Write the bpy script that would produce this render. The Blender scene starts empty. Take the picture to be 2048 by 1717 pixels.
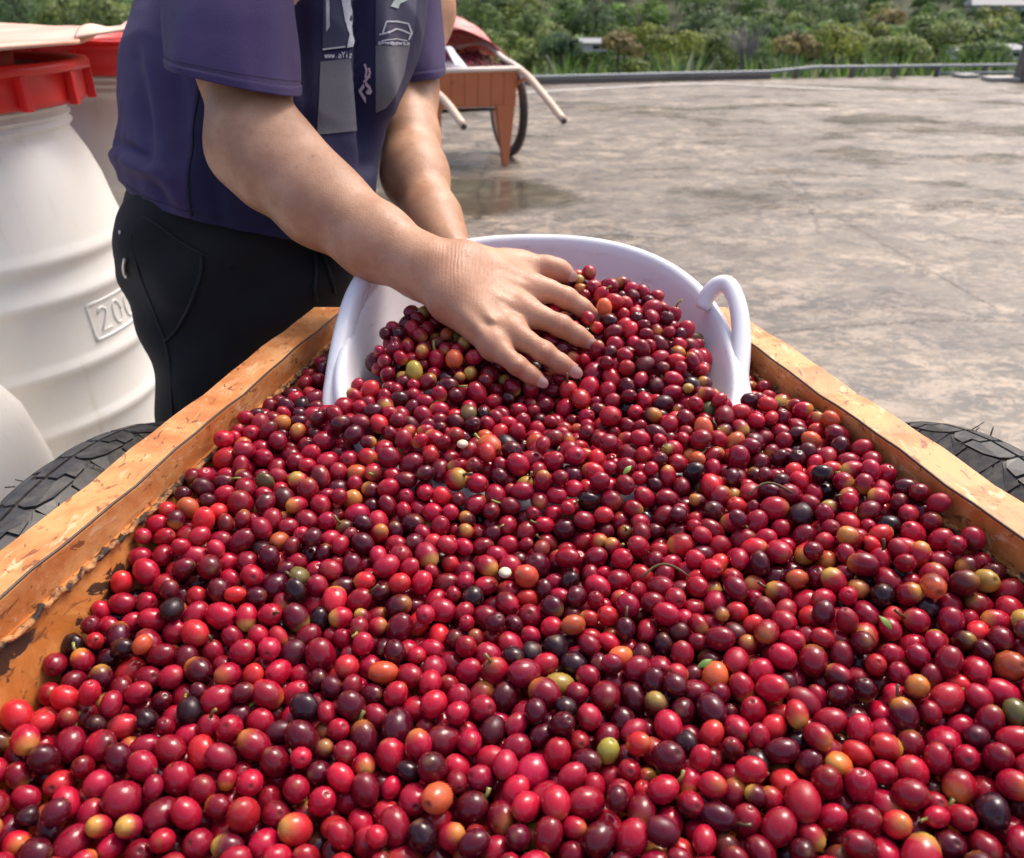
import bpy, bmesh, math, random
import numpy as np
from mathutils import Vector, Matrix
from mathutils.bvhtree import BVHTree
random.seed(7); RNG = np.random.default_rng(7)
SC = bpy.context.scene
R = math.radians

# ------------------------------------------------------------------ camera, sky, sun, exposure
CAM_H = 1.05; FPX = 1607.0; PITCH = math.atan(858 / FPX)
SN, CS = math.sin(PITCH), math.cos(PITCH)
cd = bpy.data.cameras.new('camera'); cam = bpy.data.objects.new('camera', cd)
SC.collection.objects.link(cam); SC.camera = cam
cam.location = (0, 0, CAM_H); cam.rotation_euler = (math.pi / 2 - PITCH, 0, 0)
cd.sensor_width = 36; cd.lens = 36 * FPX / 2048; cd.clip_start = .02; cd.clip_end = 1500
cd.dof.use_dof = True; cd.dof.focus_distance = .56; cd.dof.aperture_fstop = 11.5

SUN_EL, SUN_AZ = 56, 38            # azimuth clockwise from +Y (away from the camera)
w = bpy.data.worlds.new('World'); SC.world = w; w.use_nodes = True
nt = w.node_tree; bg = nt.nodes['Background']
sky = nt.nodes.new('ShaderNodeTexSky'); sky.sky_type = 'NISHITA'; sky.sun_disc = False
sky.sun_elevation = R(SUN_EL); sky.sun_rotation = R(SUN_AZ); sky.air_density = .7; sky.dust_density = 4.5; sky.ozone_density = .4
nt.links.new(sky.outputs[0], bg.inputs[0]); bg.inputs[1].default_value = .15
sd = bpy.data.lights.new('sun', 'SUN'); sd.energy = 1.35; sd.angle = R(24); sd.color = (1, .93, .83)
so = bpy.data.objects.new('sun', sd); SC.collection.objects.link(so)
sdir = Vector((math.cos(R(SUN_EL)) * math.sin(R(SUN_AZ)), math.cos(R(SUN_EL)) * math.cos(R(SUN_AZ)), math.sin(R(SUN_EL))))
so.rotation_euler = sdir.to_track_quat('Z', 'Y').to_euler()
SC.view_settings.view_transform = 'Standard'; SC.view_settings.look = 'None'
SC.view_settings.exposure = 0.90; SC.view_settings.gamma = 1; SC.view_settings.use_curve_mapping = False
SC.cycles.max_bounces = 6; SC.cycles.use_denoising = True

# ------------------------------------------------------------------ survey helpers (pixel of the photo + depth -> metres)
def ray(px, py):
    u = (858 - py) / FPX
    return Vector(((px - 1024) / FPX, CS + u * SN, -SN + u * CS))
EYE = Vector((0, 0, CAM_H))
def P(px, py, t): return EYE + ray(px, py) * t
def PZ(px, py, z):
    v = ray(px, py); return EYE + v * ((z - CAM_H) / v.z)
def proj(p):
    p = np.asarray(p, float) - np.array([0, 0, CAM_H])
    F = p[..., 1] * CS - p[..., 2] * SN; U = p[..., 1] * SN + p[..., 2] * CS
    return 1024 + FPX * p[..., 0] / F, 858 - FPX * U / F, F

# ------------------------------------------------------------------ object helpers
def link(o, parent=None):
    SC.collection.objects.link(o)
    if parent is not None: o.parent = parent
    return o
def tag(o, label=None, cat=None, group=None, kind=None):
    if label: o['label'] = label
    if cat: o['category'] = cat
    if group: o['group'] = group
    if kind: o['kind'] = kind
    return o
def empty(name, loc=(0, 0, 0), rz=0):
    o = bpy.data.objects.new(name, None); o.location = loc; o.rotation_euler = (0, 0, rz); o.empty_display_size = .05
    return link(o)
def mesh(name, v, f, mat, parent=None, smooth=True, loc=None):
    me = bpy.data.meshes.new(name)
    me.from_pydata([tuple(map(float, a)) for a in v], [], [tuple(map(int, q)) for q in f]); me.update()
    if smooth: me.polygons.foreach_set('use_smooth', [True] * len(me.polygons))
    if mat is not None:
        for m in (mat if isinstance(mat, (list, tuple)) else [mat]): me.materials.append(m)
    o = bpy.data.objects.new(name, me)
    if parent is not None and parent.type == 'EMPTY' and loc is None:
        pass
    if loc is not None: o.location = loc
    return link(o, parent)
class MB:
    def __init__(s): s.v = []; s.f = []
    def add(s, v, f):
        n = len(s.v); s.v += [tuple(a) for a in v]; s.f += [tuple(i + n for i in q) for q in f]; return s
    def box(s, c, d, rot=None, taper=(1, 1)):
        c = Vector(c); v = []
        for z in (-1, 1):
            k = taper if z > 0 else (1, 1)
            for x, y in ((-1, -1), (1, -1), (1, 1), (-1, 1)):
                p = Vector((x * d[0] / 2 * k[0], y * d[1] / 2 * k[1], z * d[2] / 2))
                if rot is not None: p = rot @ p
                v.append(c + p)
        return s.add(v, [(3, 2, 1, 0), (4, 5, 6, 7), (0, 1, 5, 4), (1, 2, 6, 5), (2, 3, 7, 6), (3, 0, 4, 7)])
    def hexa(s, q0, q1):
        return s.add(list(q0) + list(q1), [(3, 2, 1, 0), (4, 5, 6, 7), (0, 1, 5, 4), (1, 2, 6, 5), (2, 3, 7, 6), (3, 0, 4, 7)])
    def tube(s, pts, r, n=10, flat=1.0, caps=True, up=Vector((0, 0, 1))):
        pts = [Vector(p) for p in pts]; v = []; f = []
        rr = r if hasattr(r, '__len__') else [r] * len(pts)
        prev = None
        for i, p in enumerate(pts):
            t = (pts[min(i + 1, len(pts) - 1)] - pts[max(i - 1, 0)]).normalized()
            if prev is None:
                a = t.cross(up)
                if a.length < 1e-3: a = t.cross(Vector((1, 0, 0)))
                a.normalize()
            else: a = (prev - t * prev.dot(t)).normalized()
            prev = a; b = t.cross(a)
            for k in range(n):
                g = 2 * math.pi * k / n; v.append(p + a * (math.cos(g) * rr[i]) + b * (math.sin(g) * rr[i] * flat))
        for i in range(len(pts) - 1):
            for k in range(n): f.append((i * n + k, i * n + (k + 1) % n, (i + 1) * n + (k + 1) % n, (i + 1) * n + k))
        if caps: f.append(tuple(range(n))[::-1]); f.append(tuple((len(pts) - 1) * n + k for k in range(n)))
        return s.add(v, f)
    def lathe(s, prof, n=64, c=(0, 0, 0), M=None, sx=1, sy=1, expo=2.0):
        v = []; f = []; c = Vector(c)
        for (r, z) in prof:
            for k in range(n):
                g = 2 * math.pi * k / n; cx, sy_ = math.cos(g), math.sin(g)
                if expo != 2.0:
                    q = (abs(cx) ** expo + abs(sy_) ** expo) ** (-1 / expo); cx *= q; sy_ *= q
                p = Vector((r * cx * sx, r * sy_ * sy, z)); v.append(c + (M @ p if M is not None else p))
        for i in range(len(prof) - 1):
            for k in range(n): f.append((i * n + k, i * n + (k + 1) % n, (i + 1) * n + (k + 1) % n, (i + 1) * n + k))
        return s.add(v, f)
    def build(s, name, mat, parent=None, smooth=True, bevel=0, loc=None):
        o = mesh(name, s.v, s.f, mat, parent, smooth, loc)
        if bevel:
            m = o.modifiers.new('bevel', 'BEVEL'); m.width = bevel; m.segments = 2; m.limit_method = 'ANGLE'; m.harden_normals = False
        return o
def crom(pts, n):
    """Catmull-Rom through rows of numbers"""
    p = np.array([list(q) for q in pts], float); out = []
    q = np.vstack([2 * p[0] - p[1], p, 2 * p[-1] - p[-2]])
    for u in np.linspace(0, len(p) - 1, n):
        i = min(int(u), len(p) - 2); t = u - i; a, b, c, d = q[i:i + 4]
        out.append(.5 * (2 * b + (c - a) * t + (2 * a - 5 * b + 4 * c - d) * t * t + (3 * b - a - 3 * c + d) * t ** 3))
    return np.array(out)

# ------------------------------------------------------------------ material helpers
def mat(name, col, rough=.5, spec=.5, metal=0, build=None, coat=0, sss=0, sss_r=(.01, .004, .002), bump=None):
    m = bpy.data.materials.new(name); m.use_nodes = True
    t = m.node_tree; b = t.nodes['Principled BSDF']
    b.inputs['Base Color'].default_value = (*col, 1); b.inputs['Roughness'].default_value = rough
    b.inputs['Specular IOR Level'].default_value = spec; b.inputs['Metallic'].default_value = metal
    b.inputs['Coat Weight'].default_value = coat; b.inputs['Coat Roughness'].default_value = .08
    if sss:
        b.inputs['Subsurface Weight'].default_value = sss; b.inputs['Subsurface Radius'].default_value = sss_r; b.inputs['Subsurface Scale'].default_value = 1
    if build: build(NT(t, b))
    return m
class NT:
    def __init__(s, t, b): s.t = t; s.b = b; s._tc = None
    def n(s, k): return s.t.nodes.new('ShaderNode' + k)
    def l(s, a, b): s.t.links.new(a, b)
    def co(s, sc=(1, 1, 1), rot=(0, 0, 0), loc=(0, 0, 0)):
        if s._tc is None: s._tc = s.n('TexCoord')
        m = s.n('Mapping'); m.inputs['Scale'].default_value = sc; m.inputs['Rotation'].default_value = rot; m.inputs['Location'].default_value = loc
        s.l(s._tc.outputs['Object'], m.inputs[0]); return m.outputs[0]
    def noise(s, co, scale, detail=4, rough=.55, dist=0):
        a = s.n('TexNoise'); s.l(co, a.inputs['Vector']); a.inputs['Scale'].default_value = scale; a.inputs['Detail'].default_value = detail
        a.inputs['Roughness'].default_value = rough; a.inputs['Distortion'].default_value = dist; return a.outputs['Fac']
    def ramp(s, x, lo, hi, a=0., b=1.):
        m = s.n('MapRange'); s.l(x, m.inputs[0]); m.interpolation_type = 'SMOOTHSTEP'
        for i, q in enumerate((lo, hi, a, b)): m.inputs[i + 1].default_value = q
        return m.outputs[0]
    def math(s, op, a, b=None):
        m = s.n('Math'); m.operation = op
        for i, q in enumerate((a, b)):
            if q is None: continue
            if isinstance(q, (int, float)): m.inputs[i].default_value = q
            else: s.l(q, m.inputs[i])
        return m.outputs[0]
    def mix(s, fac, a, b, mode='MIX'):
        m = s.n('Mix'); m.data_type = 'RGBA'; m.blend_type = mode
        if isinstance(fac, (int, float)): m.inputs[0].default_value = fac
        else: s.l(fac, m.inputs[0])
        for i, q in ((6, a), (7, b)):
            if isinstance(q, tuple): m.inputs[i].default_value = (*q, 1)
            else: s.l(q, m.inputs[i])
        return m.outputs[2]
    def attr(s, name, vec=False):
        a = s.n('Attribute'); a.attribute_name = name; return a.outputs['Color'] if not vec else a.outputs['Fac']
    def color(s, x): s.l(x, s.b.inputs['Base Color'])
    def rough(s, x): s.l(x, s.b.inputs['Roughness'])
    def bump(s, h, strength=.3, dist=.01, prev=None):
        b = s.n('Bump'); b.inputs['Strength'].default_value = strength; b.inputs['Distance'].default_value = dist
        s.l(h, b.inputs['Height'])
        if prev is not None: s.l(prev, b.inputs['Normal'])
        s.l(b.outputs[0], s.b.inputs['Normal']); return b.outputs[0]

def m_concrete(q):
    big = q.noise(q.co((.6, .9, 1)), 1.0, 6, .66, .4)
    mid = q.noise(q.co((1, 1.3, 1)), 3.0, 10, .74, .3)
    fin = q.noise(q.co((1, 1, 1)), 42, 8, .75)
    spk = q.noise(q.co((.8, 1.1, 1), loc=(3, 1, 0)), 5.5, 12, .80, .5)
    c = q.mix(q.ramp(mid, .36, .64), (.066, .055, .043), (.170, .134, .098))
    fk = q.ramp(spk, .515, .55); fk2 = q.ramp(q.noise(q.co((.8, 1.2, 1), loc=(6, 2, 0)), 24, 8, .78, .4), .515, .555)
    pm = q.ramp(q.noise(q.co((.6, 1, 1), loc=(2, 7, 0)), 1.6, 5, .6), .36, .62)
    c = q.mix(q.math('MULTIPLY', fk, q.math('MULTIPLY', pm, .95)), c, (.46, .355, .255))
    c = q.mix(q.math('MULTIPLY', fk2, q.math('ADD', .35, q.math('MULTIPLY', pm, .5))), c, (.42, .32, .23))
    c = q.mix(q.math('MULTIPLY', q.ramp(q.noise(q.co((1, 1, 1), loc=(9, 4, 0)), 9, 10, .8), .56, .62), .55), c, (.40, .235, .12))
    c = q.mix(q.math('MULTIPLY', q.ramp(fin, .48, .36), .6), c, (.065, .055, .045))
    c = q.mix(q.math('MULTIPLY', q.ramp(big, .60, .45), .30), c, (.115, .100, .082))
    # joints and hairline cracks
    v = q.n('TexVoronoi'); v.feature = 'DISTANCE_TO_EDGE'; v.inputs['Scale'].default_value = .42
    wob = q.n('VectorMath'); wob.operation = 'ADD'; q.l(q.co((1, 1, 1)), wob.inputs[0])
    nn = q.n('TexNoise'); nn.inputs['Scale'].default_value = 2.2; nn.inputs['Detail'].default_value = 6; q.l(q.co(), nn.inputs['Vector'])
    sc = q.n('VectorMath'); sc.operation = 'SCALE'; sc.inputs['Scale'].default_value = .35; q.l(nn.outputs['Color'], sc.inputs[0]); q.l(sc.outputs[0], wob.inputs[1])
    q.l(wob.outputs[0], v.inputs['Vector'])
    crack = q.ramp(v.outputs['Distance'], .0, .010, 1, 0)
    c = q.mix(q.math('MULTIPLY', crack, .6), c, (.06, .05, .04))
    wet = q.ramp(q.noise(q.co((.6, 1.0, 1), loc=(1.3, .4, 0)), .9, 6, .68, .5), .48, .60)
    # the standing puddle below the far cart
    g = q.n('VectorMath'); g.operation = 'DISTANCE'; q.l(q.co((.8, 1.0, 1)), g.inputs[0]); g.inputs[1].default_value = (-.24 * .8, 5.0, 0)
    pud = q.ramp(q.math('ADD', g.outputs['Value'], q.math('MULTIPLY', q.noise(q.co(), 2.2, 5), .9)), .75, 1.15, 1, 0)
    wetall = q.math('MAXIMUM', q.math('MULTIPLY', wet, .6), pud)
    c = q.mix(q.math('MULTIPLY', q.math('ADD', q.math('MULTIPLY', wetall, .22), q.math('MULTIPLY', pud, .4)), 1.0), c, (.060, .050, .038))
    q.color(c)
    r = q.ramp(mid, .3, .7, .30, .55)
    mr = q.n('Mix'); q.l(wetall, mr.inputs[0]); q.l(r, mr.inputs[2]); mr.inputs[3].default_value = .10
    q.rough(mr.outputs[0])
    h = q.math('ADD', q.math('MULTIPLY', mid, .6), q.math('MULTIPLY', fin, .25))
    h = q.math('MULTIPLY', h, q.math('SUBTRACT', 1.0, q.math('MULTIPLY', wetall, .75)))
    q.bump(q.math('SUBTRACT', h, q.math('MULTIPLY', crack, .3)), .55, .012)
M_CONC = mat('wet_concrete', (.3, .26, .2), .5, build=m_concrete)
def m_soil(q): q.color(q.mix(q.noise(q.co(), .25, 6), (.030, .042, .018), (.075, .085, .035)))
M_SOIL = mat('valley_soil', (.04, .05, .02), .9, build=m_soil)

def paint(top):
    def f(q):
        s1 = q.noise(q.co((1.2, .35, 1), rot=(0, 0, .2)), 90, 6, .7, 1.2)
        s2 = q.noise(q.co(), 24, 7, .68, .4)
        s3 = q.noise(q.co((1, .5, 1), loc=(4, 2, 7), rot=(0, 0, -.2)), 150, 4, .6, .8)
        if top:
            c = q.mix(q.ramp(s2, .36, .66), (.55, .18, .045), (.74, .35, .125))
            c = q.mix(q.math('MULTIPLY', q.ramp(s1, .55, .66), .75), c, (.82, .52, .28))
            c = q.mix(q.math('MULTIPLY', q.ramp(s3, .60, .65), .85), c, (.22, .065, .02))
            c = q.mix(q.math('MULTIPLY', q.ramp(q.noise(q.co(loc=(5, 5, 1)), 60, 6, .7), .67, .71), .9), c, (.05, .03, .02))
        else:
            c = q.mix(q.ramp(s2, .35, .65), (.46, .15, .03), (.68, .28, .075))
            c = q.mix(q.math('MULTIPLY', q.ramp(s3, .56, .66), .8), c, (.14, .05, .02))
            fl = q.noise(q.co((1, 1, 1.4), loc=(2, 8, 3)), 30, 7, .62, .5)
            c = q.mix(q.math('MULTIPLY', q.ramp(fl, .565, .59), .95), c, (.035, .02, .014))
            q.bump(q.math('SUBTRACT', s2, q.ramp(fl, .565, .59)), .4, .002)
        q.color(c); q.rough(q.ramp(s2, .3, .7, .34, .6))
        if top: q.bump(q.math('ADD', s1, s2), .25, .002)
    return f
M_RIMTOP = mat('orange_paint_worn', (.7, .3, .1), .45, build=paint(True))
M_PANEL = mat('orange_paint_flaking', (.6, .25, .06), .5, build=paint(False))
M_STEEL = mat('bare_dark_steel', (.06, .05, .045), .45, metal=.7)
M_CRUST = mat('rust_crust', (.05, .028, .02), .8, build=lambda q: (q.color(q.mix(q.ramp(q.noise(q.co(), 120, 5), .42, .6), (.03, .017, .012), (.55, .25, .09))), q.bump(q.noise(q.co(), 260, 4), .6, .003)))
def m_rub(q):
    n = q.noise(q.co(), 90, 6, .7)
    q.color(q.mix(q.ramp(n, .4, .7), (.028, .027, .026), (.085, .078, .068))); q.rough(q.ramp(n, .3, .7, .36, .6)); q.bump(n, .25, .001)
M_RUBBER = mat('tyre_rubber', (.03, .03, .03), .5, build=m_rub)

def m_white(q):
    n = q.noise(q.co(), 5, 5); st = q.noise(q.co((7, 7, .8)), 3.2, 7, .7); sc = q.noise(q.co((3, 3, 14), loc=(3, 3, 3)), 16, 5, .7); c = q.mix(n, (.84, .81, .74), (.88, .855, .80)); c = q.mix(q.math('MULTIPLY', q.ramp(st, .54, .72), .28), c, (.55, .44, .30)); c = q.mix(q.math('MULTIPLY', q.ramp(sc, .66, .74), .30), c, (.45, .38, .30)); q.color(c); q.bump(q.noise(q.co(), 40, 3), .04, .004)
M_HDPE = mat('barrel_plastic', (.82, .79, .72), .35, build=m_white, sss=.25, sss_r=(.05, .04, .03))
M_TUB = mat('basin_plastic', (.80, .80, .84), .30, build=lambda q: (q.color(q.mix(q.ramp(q.noise(q.co((1, 1, 3)), 30, 6, .7), .56, .75), (.80, .80, .825), (.66, .58, .60))), q.bump(q.noise(q.co(), 25, 2), .05, .004)), sss=.2, sss_r=(.01, .01, .012))
M_RED = mat('red_plastic', (.72, .018, .018), .38, build=lambda q: q.color(q.mix(q.noise(q.co(), 9, 4), (.66, .012, .014), (.78, .03, .025))), sss=.1, sss_r=(.01, .002, .002))
M_SALM = mat('salmon_sheet', (.80, .42, .30), .5, build=lambda q: q.color(q.mix(q.ramp(q.noise(q.co((1, .4, 1)), 9, 5), .35, .7), (.76, .38, .27), (.84, .58, .46))))

def m_skin(q):
    a = q.noise(q.co(), 28, 5, .6); f = q.noise(q.co(), 320, 4, .65)
    red = q.attr('red', True); wr = q.attr('wr', True)
    c = q.mix(q.ramp(a, .35, .65), (.44, .225, .128), (.58, .318, .192))
    c = q.mix(q.math('MULTIPLY', q.ramp(f, .52, .72), .32), c, (.36, .16, .095))
    c = q.mix(q.math('MULTIPLY', red, .55), c, (.50, .175, .115))
    sp = q.noise(q.co(loc=(3, 3, 3)), 85, 2, .4); c = q.mix(q.math('MULTIPLY', q.ramp(sp, .74, .78), .5), c, (.2, .09, .05))
    q.color(c); q.rough(q.ramp(f, .3, .7, .40, .54))
    wv = q.n('TexWave'); wv.bands_direction = 'X'; wv.inputs['Scale'].default_value = 95; wv.inputs['Distortion'].default_value = 5; wv.inputs['Detail'].default_value = 3; wv.inputs['Detail Scale'].default_value = 1.5
    q.l(q.co((1, .35, -.25)), wv.inputs['Vector'])
    vo = q.n('TexVoronoi'); vo.inputs['Scale'].default_value = 800; q.l(q.co(), vo.inputs['Vector'])
    h = q.math('ADD', q.math('MULTIPLY', f, .5), q.math('MULTIPLY', vo.outputs['Distance'], .4))
    h = q.math('ADD', h, q.math('MULTIPLY', q.math('MULTIPLY', wv.outputs['Fac'], wr), .55))
    q.bump(h, .26, .0014)
M_SKIN = mat('skin', (.5, .27, .18), .48, .4, build=m_skin, sss=.05, sss_r=(.006, .0025, .0012))
M_NAIL = mat('fingernail', (.56, .33, .26), .28)
def m_cloth(c1, c2, wsc=900):
    def f(q):
        n = q.noise(q.co(), 14, 5, .6); q.color(q.mix(n, c1, c2))
        k = q.noise(q.co(), wsc, 2, .5); q.bump(q.math('ADD', q.math('MULTIPLY', k, .35), q.math('MULTIPLY', q.noise(q.co((1, 1, .45)), 26, 5, .6), .8)), .35, .004)
        q.b.inputs['Sheen Weight'].default_value = .04; q.b.inputs['Sheen Roughness'].default_value = .5
    return f
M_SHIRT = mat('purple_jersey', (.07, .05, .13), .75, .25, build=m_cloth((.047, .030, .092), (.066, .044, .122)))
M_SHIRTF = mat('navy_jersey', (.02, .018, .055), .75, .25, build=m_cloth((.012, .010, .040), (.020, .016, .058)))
M_TROUS = mat('black_trouser_cloth', (.008, .008, .01), .8, .25, build=m_cloth((.0095, .0092, .011), (.018, .017, .018)))
M_SEAM = mat('black_stitching', (.016, .016, .018), .7, .3)
M_GREYP = mat('grey_print', (.115, .11, .125), .7, .3, build=lambda q: q.color(q.mix(q.noise(q.co(), 500, 3, .7), (.085, .082, .095), (.15, .145, .16))))
M_PALEP = mat('pale_print', (.48, .47, .5), .7, .3, build=lambda q: q.color(q.mix(q.noise(q.co(), 160, 3, .7), (.30, .30, .33), (.62, .61, .63))))
M_MIDP = mat('dim_print', (.05, .047, .085), .7, .3)
M_PINKP = mat('pink_print', (.55, .40, .42), .7, .3)
M_SAGE = mat('sage_print', (.42, .50, .44), .7, .3)
M_STEELB = mat('bright_metal', (.7, .66, .6), .3, metal=.8)
M_HAIR = mat('black_hair', (.008, .007, .007), .5)
M_SHOE = mat('dark_shoe', (.02, .02, .022), .6)

def m_berry(q):
    c = q.attr('col')
    n = q.noise(q.co((1, 1, 1)), 260, 4, .6); n2 = q.noise(q.co(loc=(2, 5, 1)), 900, 3, .6)
    c = q.mix(q.math('MULTIPLY', q.ramp(n, .38, .62), .30), c, q.mix(.45, c, (.02, .002, .004)))
    c = q.mix(q.math('MULTIPLY', q.ramp(n2, .60, .75), .18), c, (.45, .16, .08))
    n3 = q.noise(q.co(loc=(7, 1, 3)), 75, 3, .5); c = q.mix(q.math('MULTIPLY', q.ramp(n3, .55, .75), .30), c, q.mix(.5, c, (.75, .20, .06)))
    q.color(c); at = q.n('Attribute'); at.attribute_name = 'col'
    q.rough(q.math('MULTIPLY', q.ramp(n, .3, .7, .6, 1.4), q.math('SUBTRACT', 1.13, at.outputs['Alpha']))); q.bump(q.math('ADD', n, q.math('MULTIPLY', n2, .2)), .10, .0012)
M_BERRY = mat('cherry_skin', (.35, .01, .03), .2, .45, build=m_berry)

# ------------------------------------------------------------------ ground, terrain
# yard edge polyline (x, y) from left to right
EDGE = [(-30, 6.6), (-12, 10.0), (.39, 12.35), (3.3, 13.2), (8.0, 13.9), (16, 15.2), (34, 18.5)]
def edge_y(x):
    for (x0, y0), (x1, y1) in zip(EDGE, EDGE[1:]):
        if x <= x1: return y0 + (y1 - y0) * (x - x0) / (x1 - x0)
    return EDGE[-1][1]
v = [(x, -12, 0) for x, y in EDGE] + [(x, y, 0) for x, y in EDGE] + [(x, -12, -.5) for x, y in EDGE] + [(x, y, -.5) for x, y in EDGE]
n = len(EDGE); f = []
for i in range(n - 1):
    f += [(i, i + 1, n + i + 1, n + i), (n + i, n + i + 1, 3 * n + i + 1, 3 * n + i)]
tag(mesh('concrete_yard', v, f, M_CONC, smooth=False), kind='structure')
def terr(x, y):
    d = y - edge_y(max(-30, min(34, x)))
    if d < 0: return -.45
    pts = [(0, -.35), (2.2, -.6), (6, -2.0), (25, -3.4), (48, -4.0), (60, -3.6), (90, 6.0), (190, 60), (420, 150), (700, 190)]
    for (a, za), (b, zb) in zip(pts, pts[1:]):
        if d <= b:
            t = (d - a) / (b - a); return za + (zb - za) * t + .5 * math.sin(x * .13 + y * .05) * min(1, d / 40)
    return 190
xs = np.concatenate([np.linspace(-420, -60, 10)[:-1], np.linspace(-60, 80, 36), np.linspace(80, 420, 10)[1:]]); ys = [-300, -12.5, 4] + list(np.linspace(6, 30, 14)) + list(np.linspace(35, 120, 18)) + [150, 200, 300, 450, 700]
v = [(x, y, terr(x, y)) for y in ys for x in xs]; nx = len(xs)
f = [(j * nx + i, j * nx + i + 1, (j + 1) * nx + i + 1, (j + 1) * nx + i) for j in range(len(ys) - 1) for i in range(nx - 1)]
tag(mesh('ground', v, f, M_SOIL), kind='structure')

# pale flush border strip in the concrete, near the yard edge
M_STRIP = mat('pale_concrete', (.42, .38, .33), .6, build=lambda q: q.color(q.mix(q.noise(q.co((1, 2, 1)), 5, 6, .7), (.28, .25, .21), (.55, .52, .47))))
sp = [PZ(700, 206, .004), PZ(1060, 184, .004), PZ(1383, 167.5, .004), PZ(1560, 173, .004), PZ(1760, 181, .004)]
sp = [Vector(a) for a in crom(sp, 40)]; v = []; f = []
for i, p in enumerate(sp):
    h = .10 * (1 if i < 36 else max(.15, (40 - i) / 4)); v += [p + Vector((0, -h, 0)), p + Vector((0, h, 0))]
    if i: f.append((2 * i - 2, 2 * i, 2 * i + 1, 2 * i - 1))
tag(mesh('border_strip', v, f, M_STRIP, smooth=False), kind='structure')

# straight saw-cut joints and a hairline crack in the slab
M_CUT = mat('dirt_in_joint', (.075, .062, .048), .9)
def ground_line(name, px, w0, n=60, wob=0., seed=0):
    rg = np.random.default_rng(seed); c = crom([PZ(x, y, .0022) for x, y in px], n); v = []; f = []
    for i, p in enumerate(c):
        p = Vector(p) + Vector((rg.normal() * wob, rg.normal() * wob, 0)); t = Vector(c[min(i + 1, n - 1)]) - Vector(c[max(i - 1, 0)]); k = Vector((-t.y, t.x, 0)).normalized() * w0 * rg.uniform(.5, 1.2)
        p.z = .0022; v += [p - k, p + k]
        if i: f.append((2 * i - 2, 2 * i - 1, 2 * i + 1, 2 * i))
    tag(mesh(name, v, f, M_CUT, smooth=False), kind='structure')
ground_line('slab_joint', [(1290, 205), (1480, 320), (1700, 448), (1880, 552), (1990, 616)], .0016, 160, .0035, 1)
ground_line('slab_crack', [(1530, 668), (1640, 655), (1760, 648), (1900, 640), (2060, 645)], .0020, 120, .004, 2)
ground_line('slab_crack', [(1900, 470), (1970, 482), (2060, 490)], .0022, 60, .006, 3)
# low kerb wall with a pipe rail
M_KERB = mat('mossy_concrete', (.12, .11, .1), .8, build=lambda q: q.color(q.mix(q.noise(q.co(), 5, 7, .7), (.05, .048, .042), (.24, .2, .17))))
M_PIPE = mat('grey_pipe', (.22, .26, .27), .4, build=lambda q: q.color(q.mix(q.noise(q.co(), 3, 5), (.17, .2, .21), (.32, .36, .37))))
kw = empty('kerb_wall', (0, 12.3, 0)); tag(kw, 'low dark concrete kerb wall with grey pipe rail along the far yard edge', 'kerb wall')
def kpath(x0, x1, z, n, off=0): return [Vector((x, edge_y(x) + off, z)) - Vector(kw.location) for x in np.linspace(x0, x1, n)]
mb = MB(); a = kpath(-29, 3.9, 0, 24, -.12)
for p, q_ in zip(a, a[1:]):
    mb.hexa([p, q_, q_ + Vector((0, .11, 0)), p + Vector((0, .11, 0))], [x + Vector((0, 0, .068)) for x in (p, q_, q_ + Vector((0, .11, 0)), p + Vector((0, .11, 0)))])
mb.build('kerb', M_KERB, kw, False)
MB().tube(kpath(-29, 3.9, .095, 20, -.065) + kpath(4.6, 8.35, .150, 8, -.065), .024, 10).build('pipe_rail', M_PIPE, kw)
MB().tube(kpath(6.6, 8.2, .05, 6, -.12), .018, 8).build('lower_rail', M_PIPE, kw)
for x in (4.3, 5.2, 5.9, 6.6, 7.4):
    MB().box(Vector((x, edge_y(x) - .065, .07)) - Vector(kw.location), (.06, .06, .14)).build('post', M_KERB, kw, False)
sl = MB(); p = PZ(1935, 152, 0)
tag(MB().box(PZ(1932, 151, .03), (.30, .26, .045), Matrix.Rotation(.2, 3, 'Z')).build('flat_slab', M_STRIP, smooth=False, bevel=.006), 'thin pale slab lying under the rail, left of the larger white slab', 'slab', 'slabs lying by the rail')
tag(MB().box(PZ(2000, 157, .035), (.42, .34, .05), Matrix.Rotation(-.1, 3, 'Z')).build('flat_slab', M_STRIP, smooth=False, bevel=.006), 'larger white slab lying on the yard beside the grey pillar', 'slab', 'slabs lying by the rail')
pl = PZ(2046, 163, 0)
pt = empty('gate_pillar', pl); tag(pt, 'grey concrete pillar at the far right end of the pipe rail', 'pillar')
MB().box((0, 0, .24), (.22, .22, .48), taper=(.86, .86)).build('shaft', M_KERB, pt, False, bevel=.012)
MB().box((0, 0, .5), (.25, .25, .045)).build('cap', M_KERB, pt, False, bevel=.01)

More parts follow.
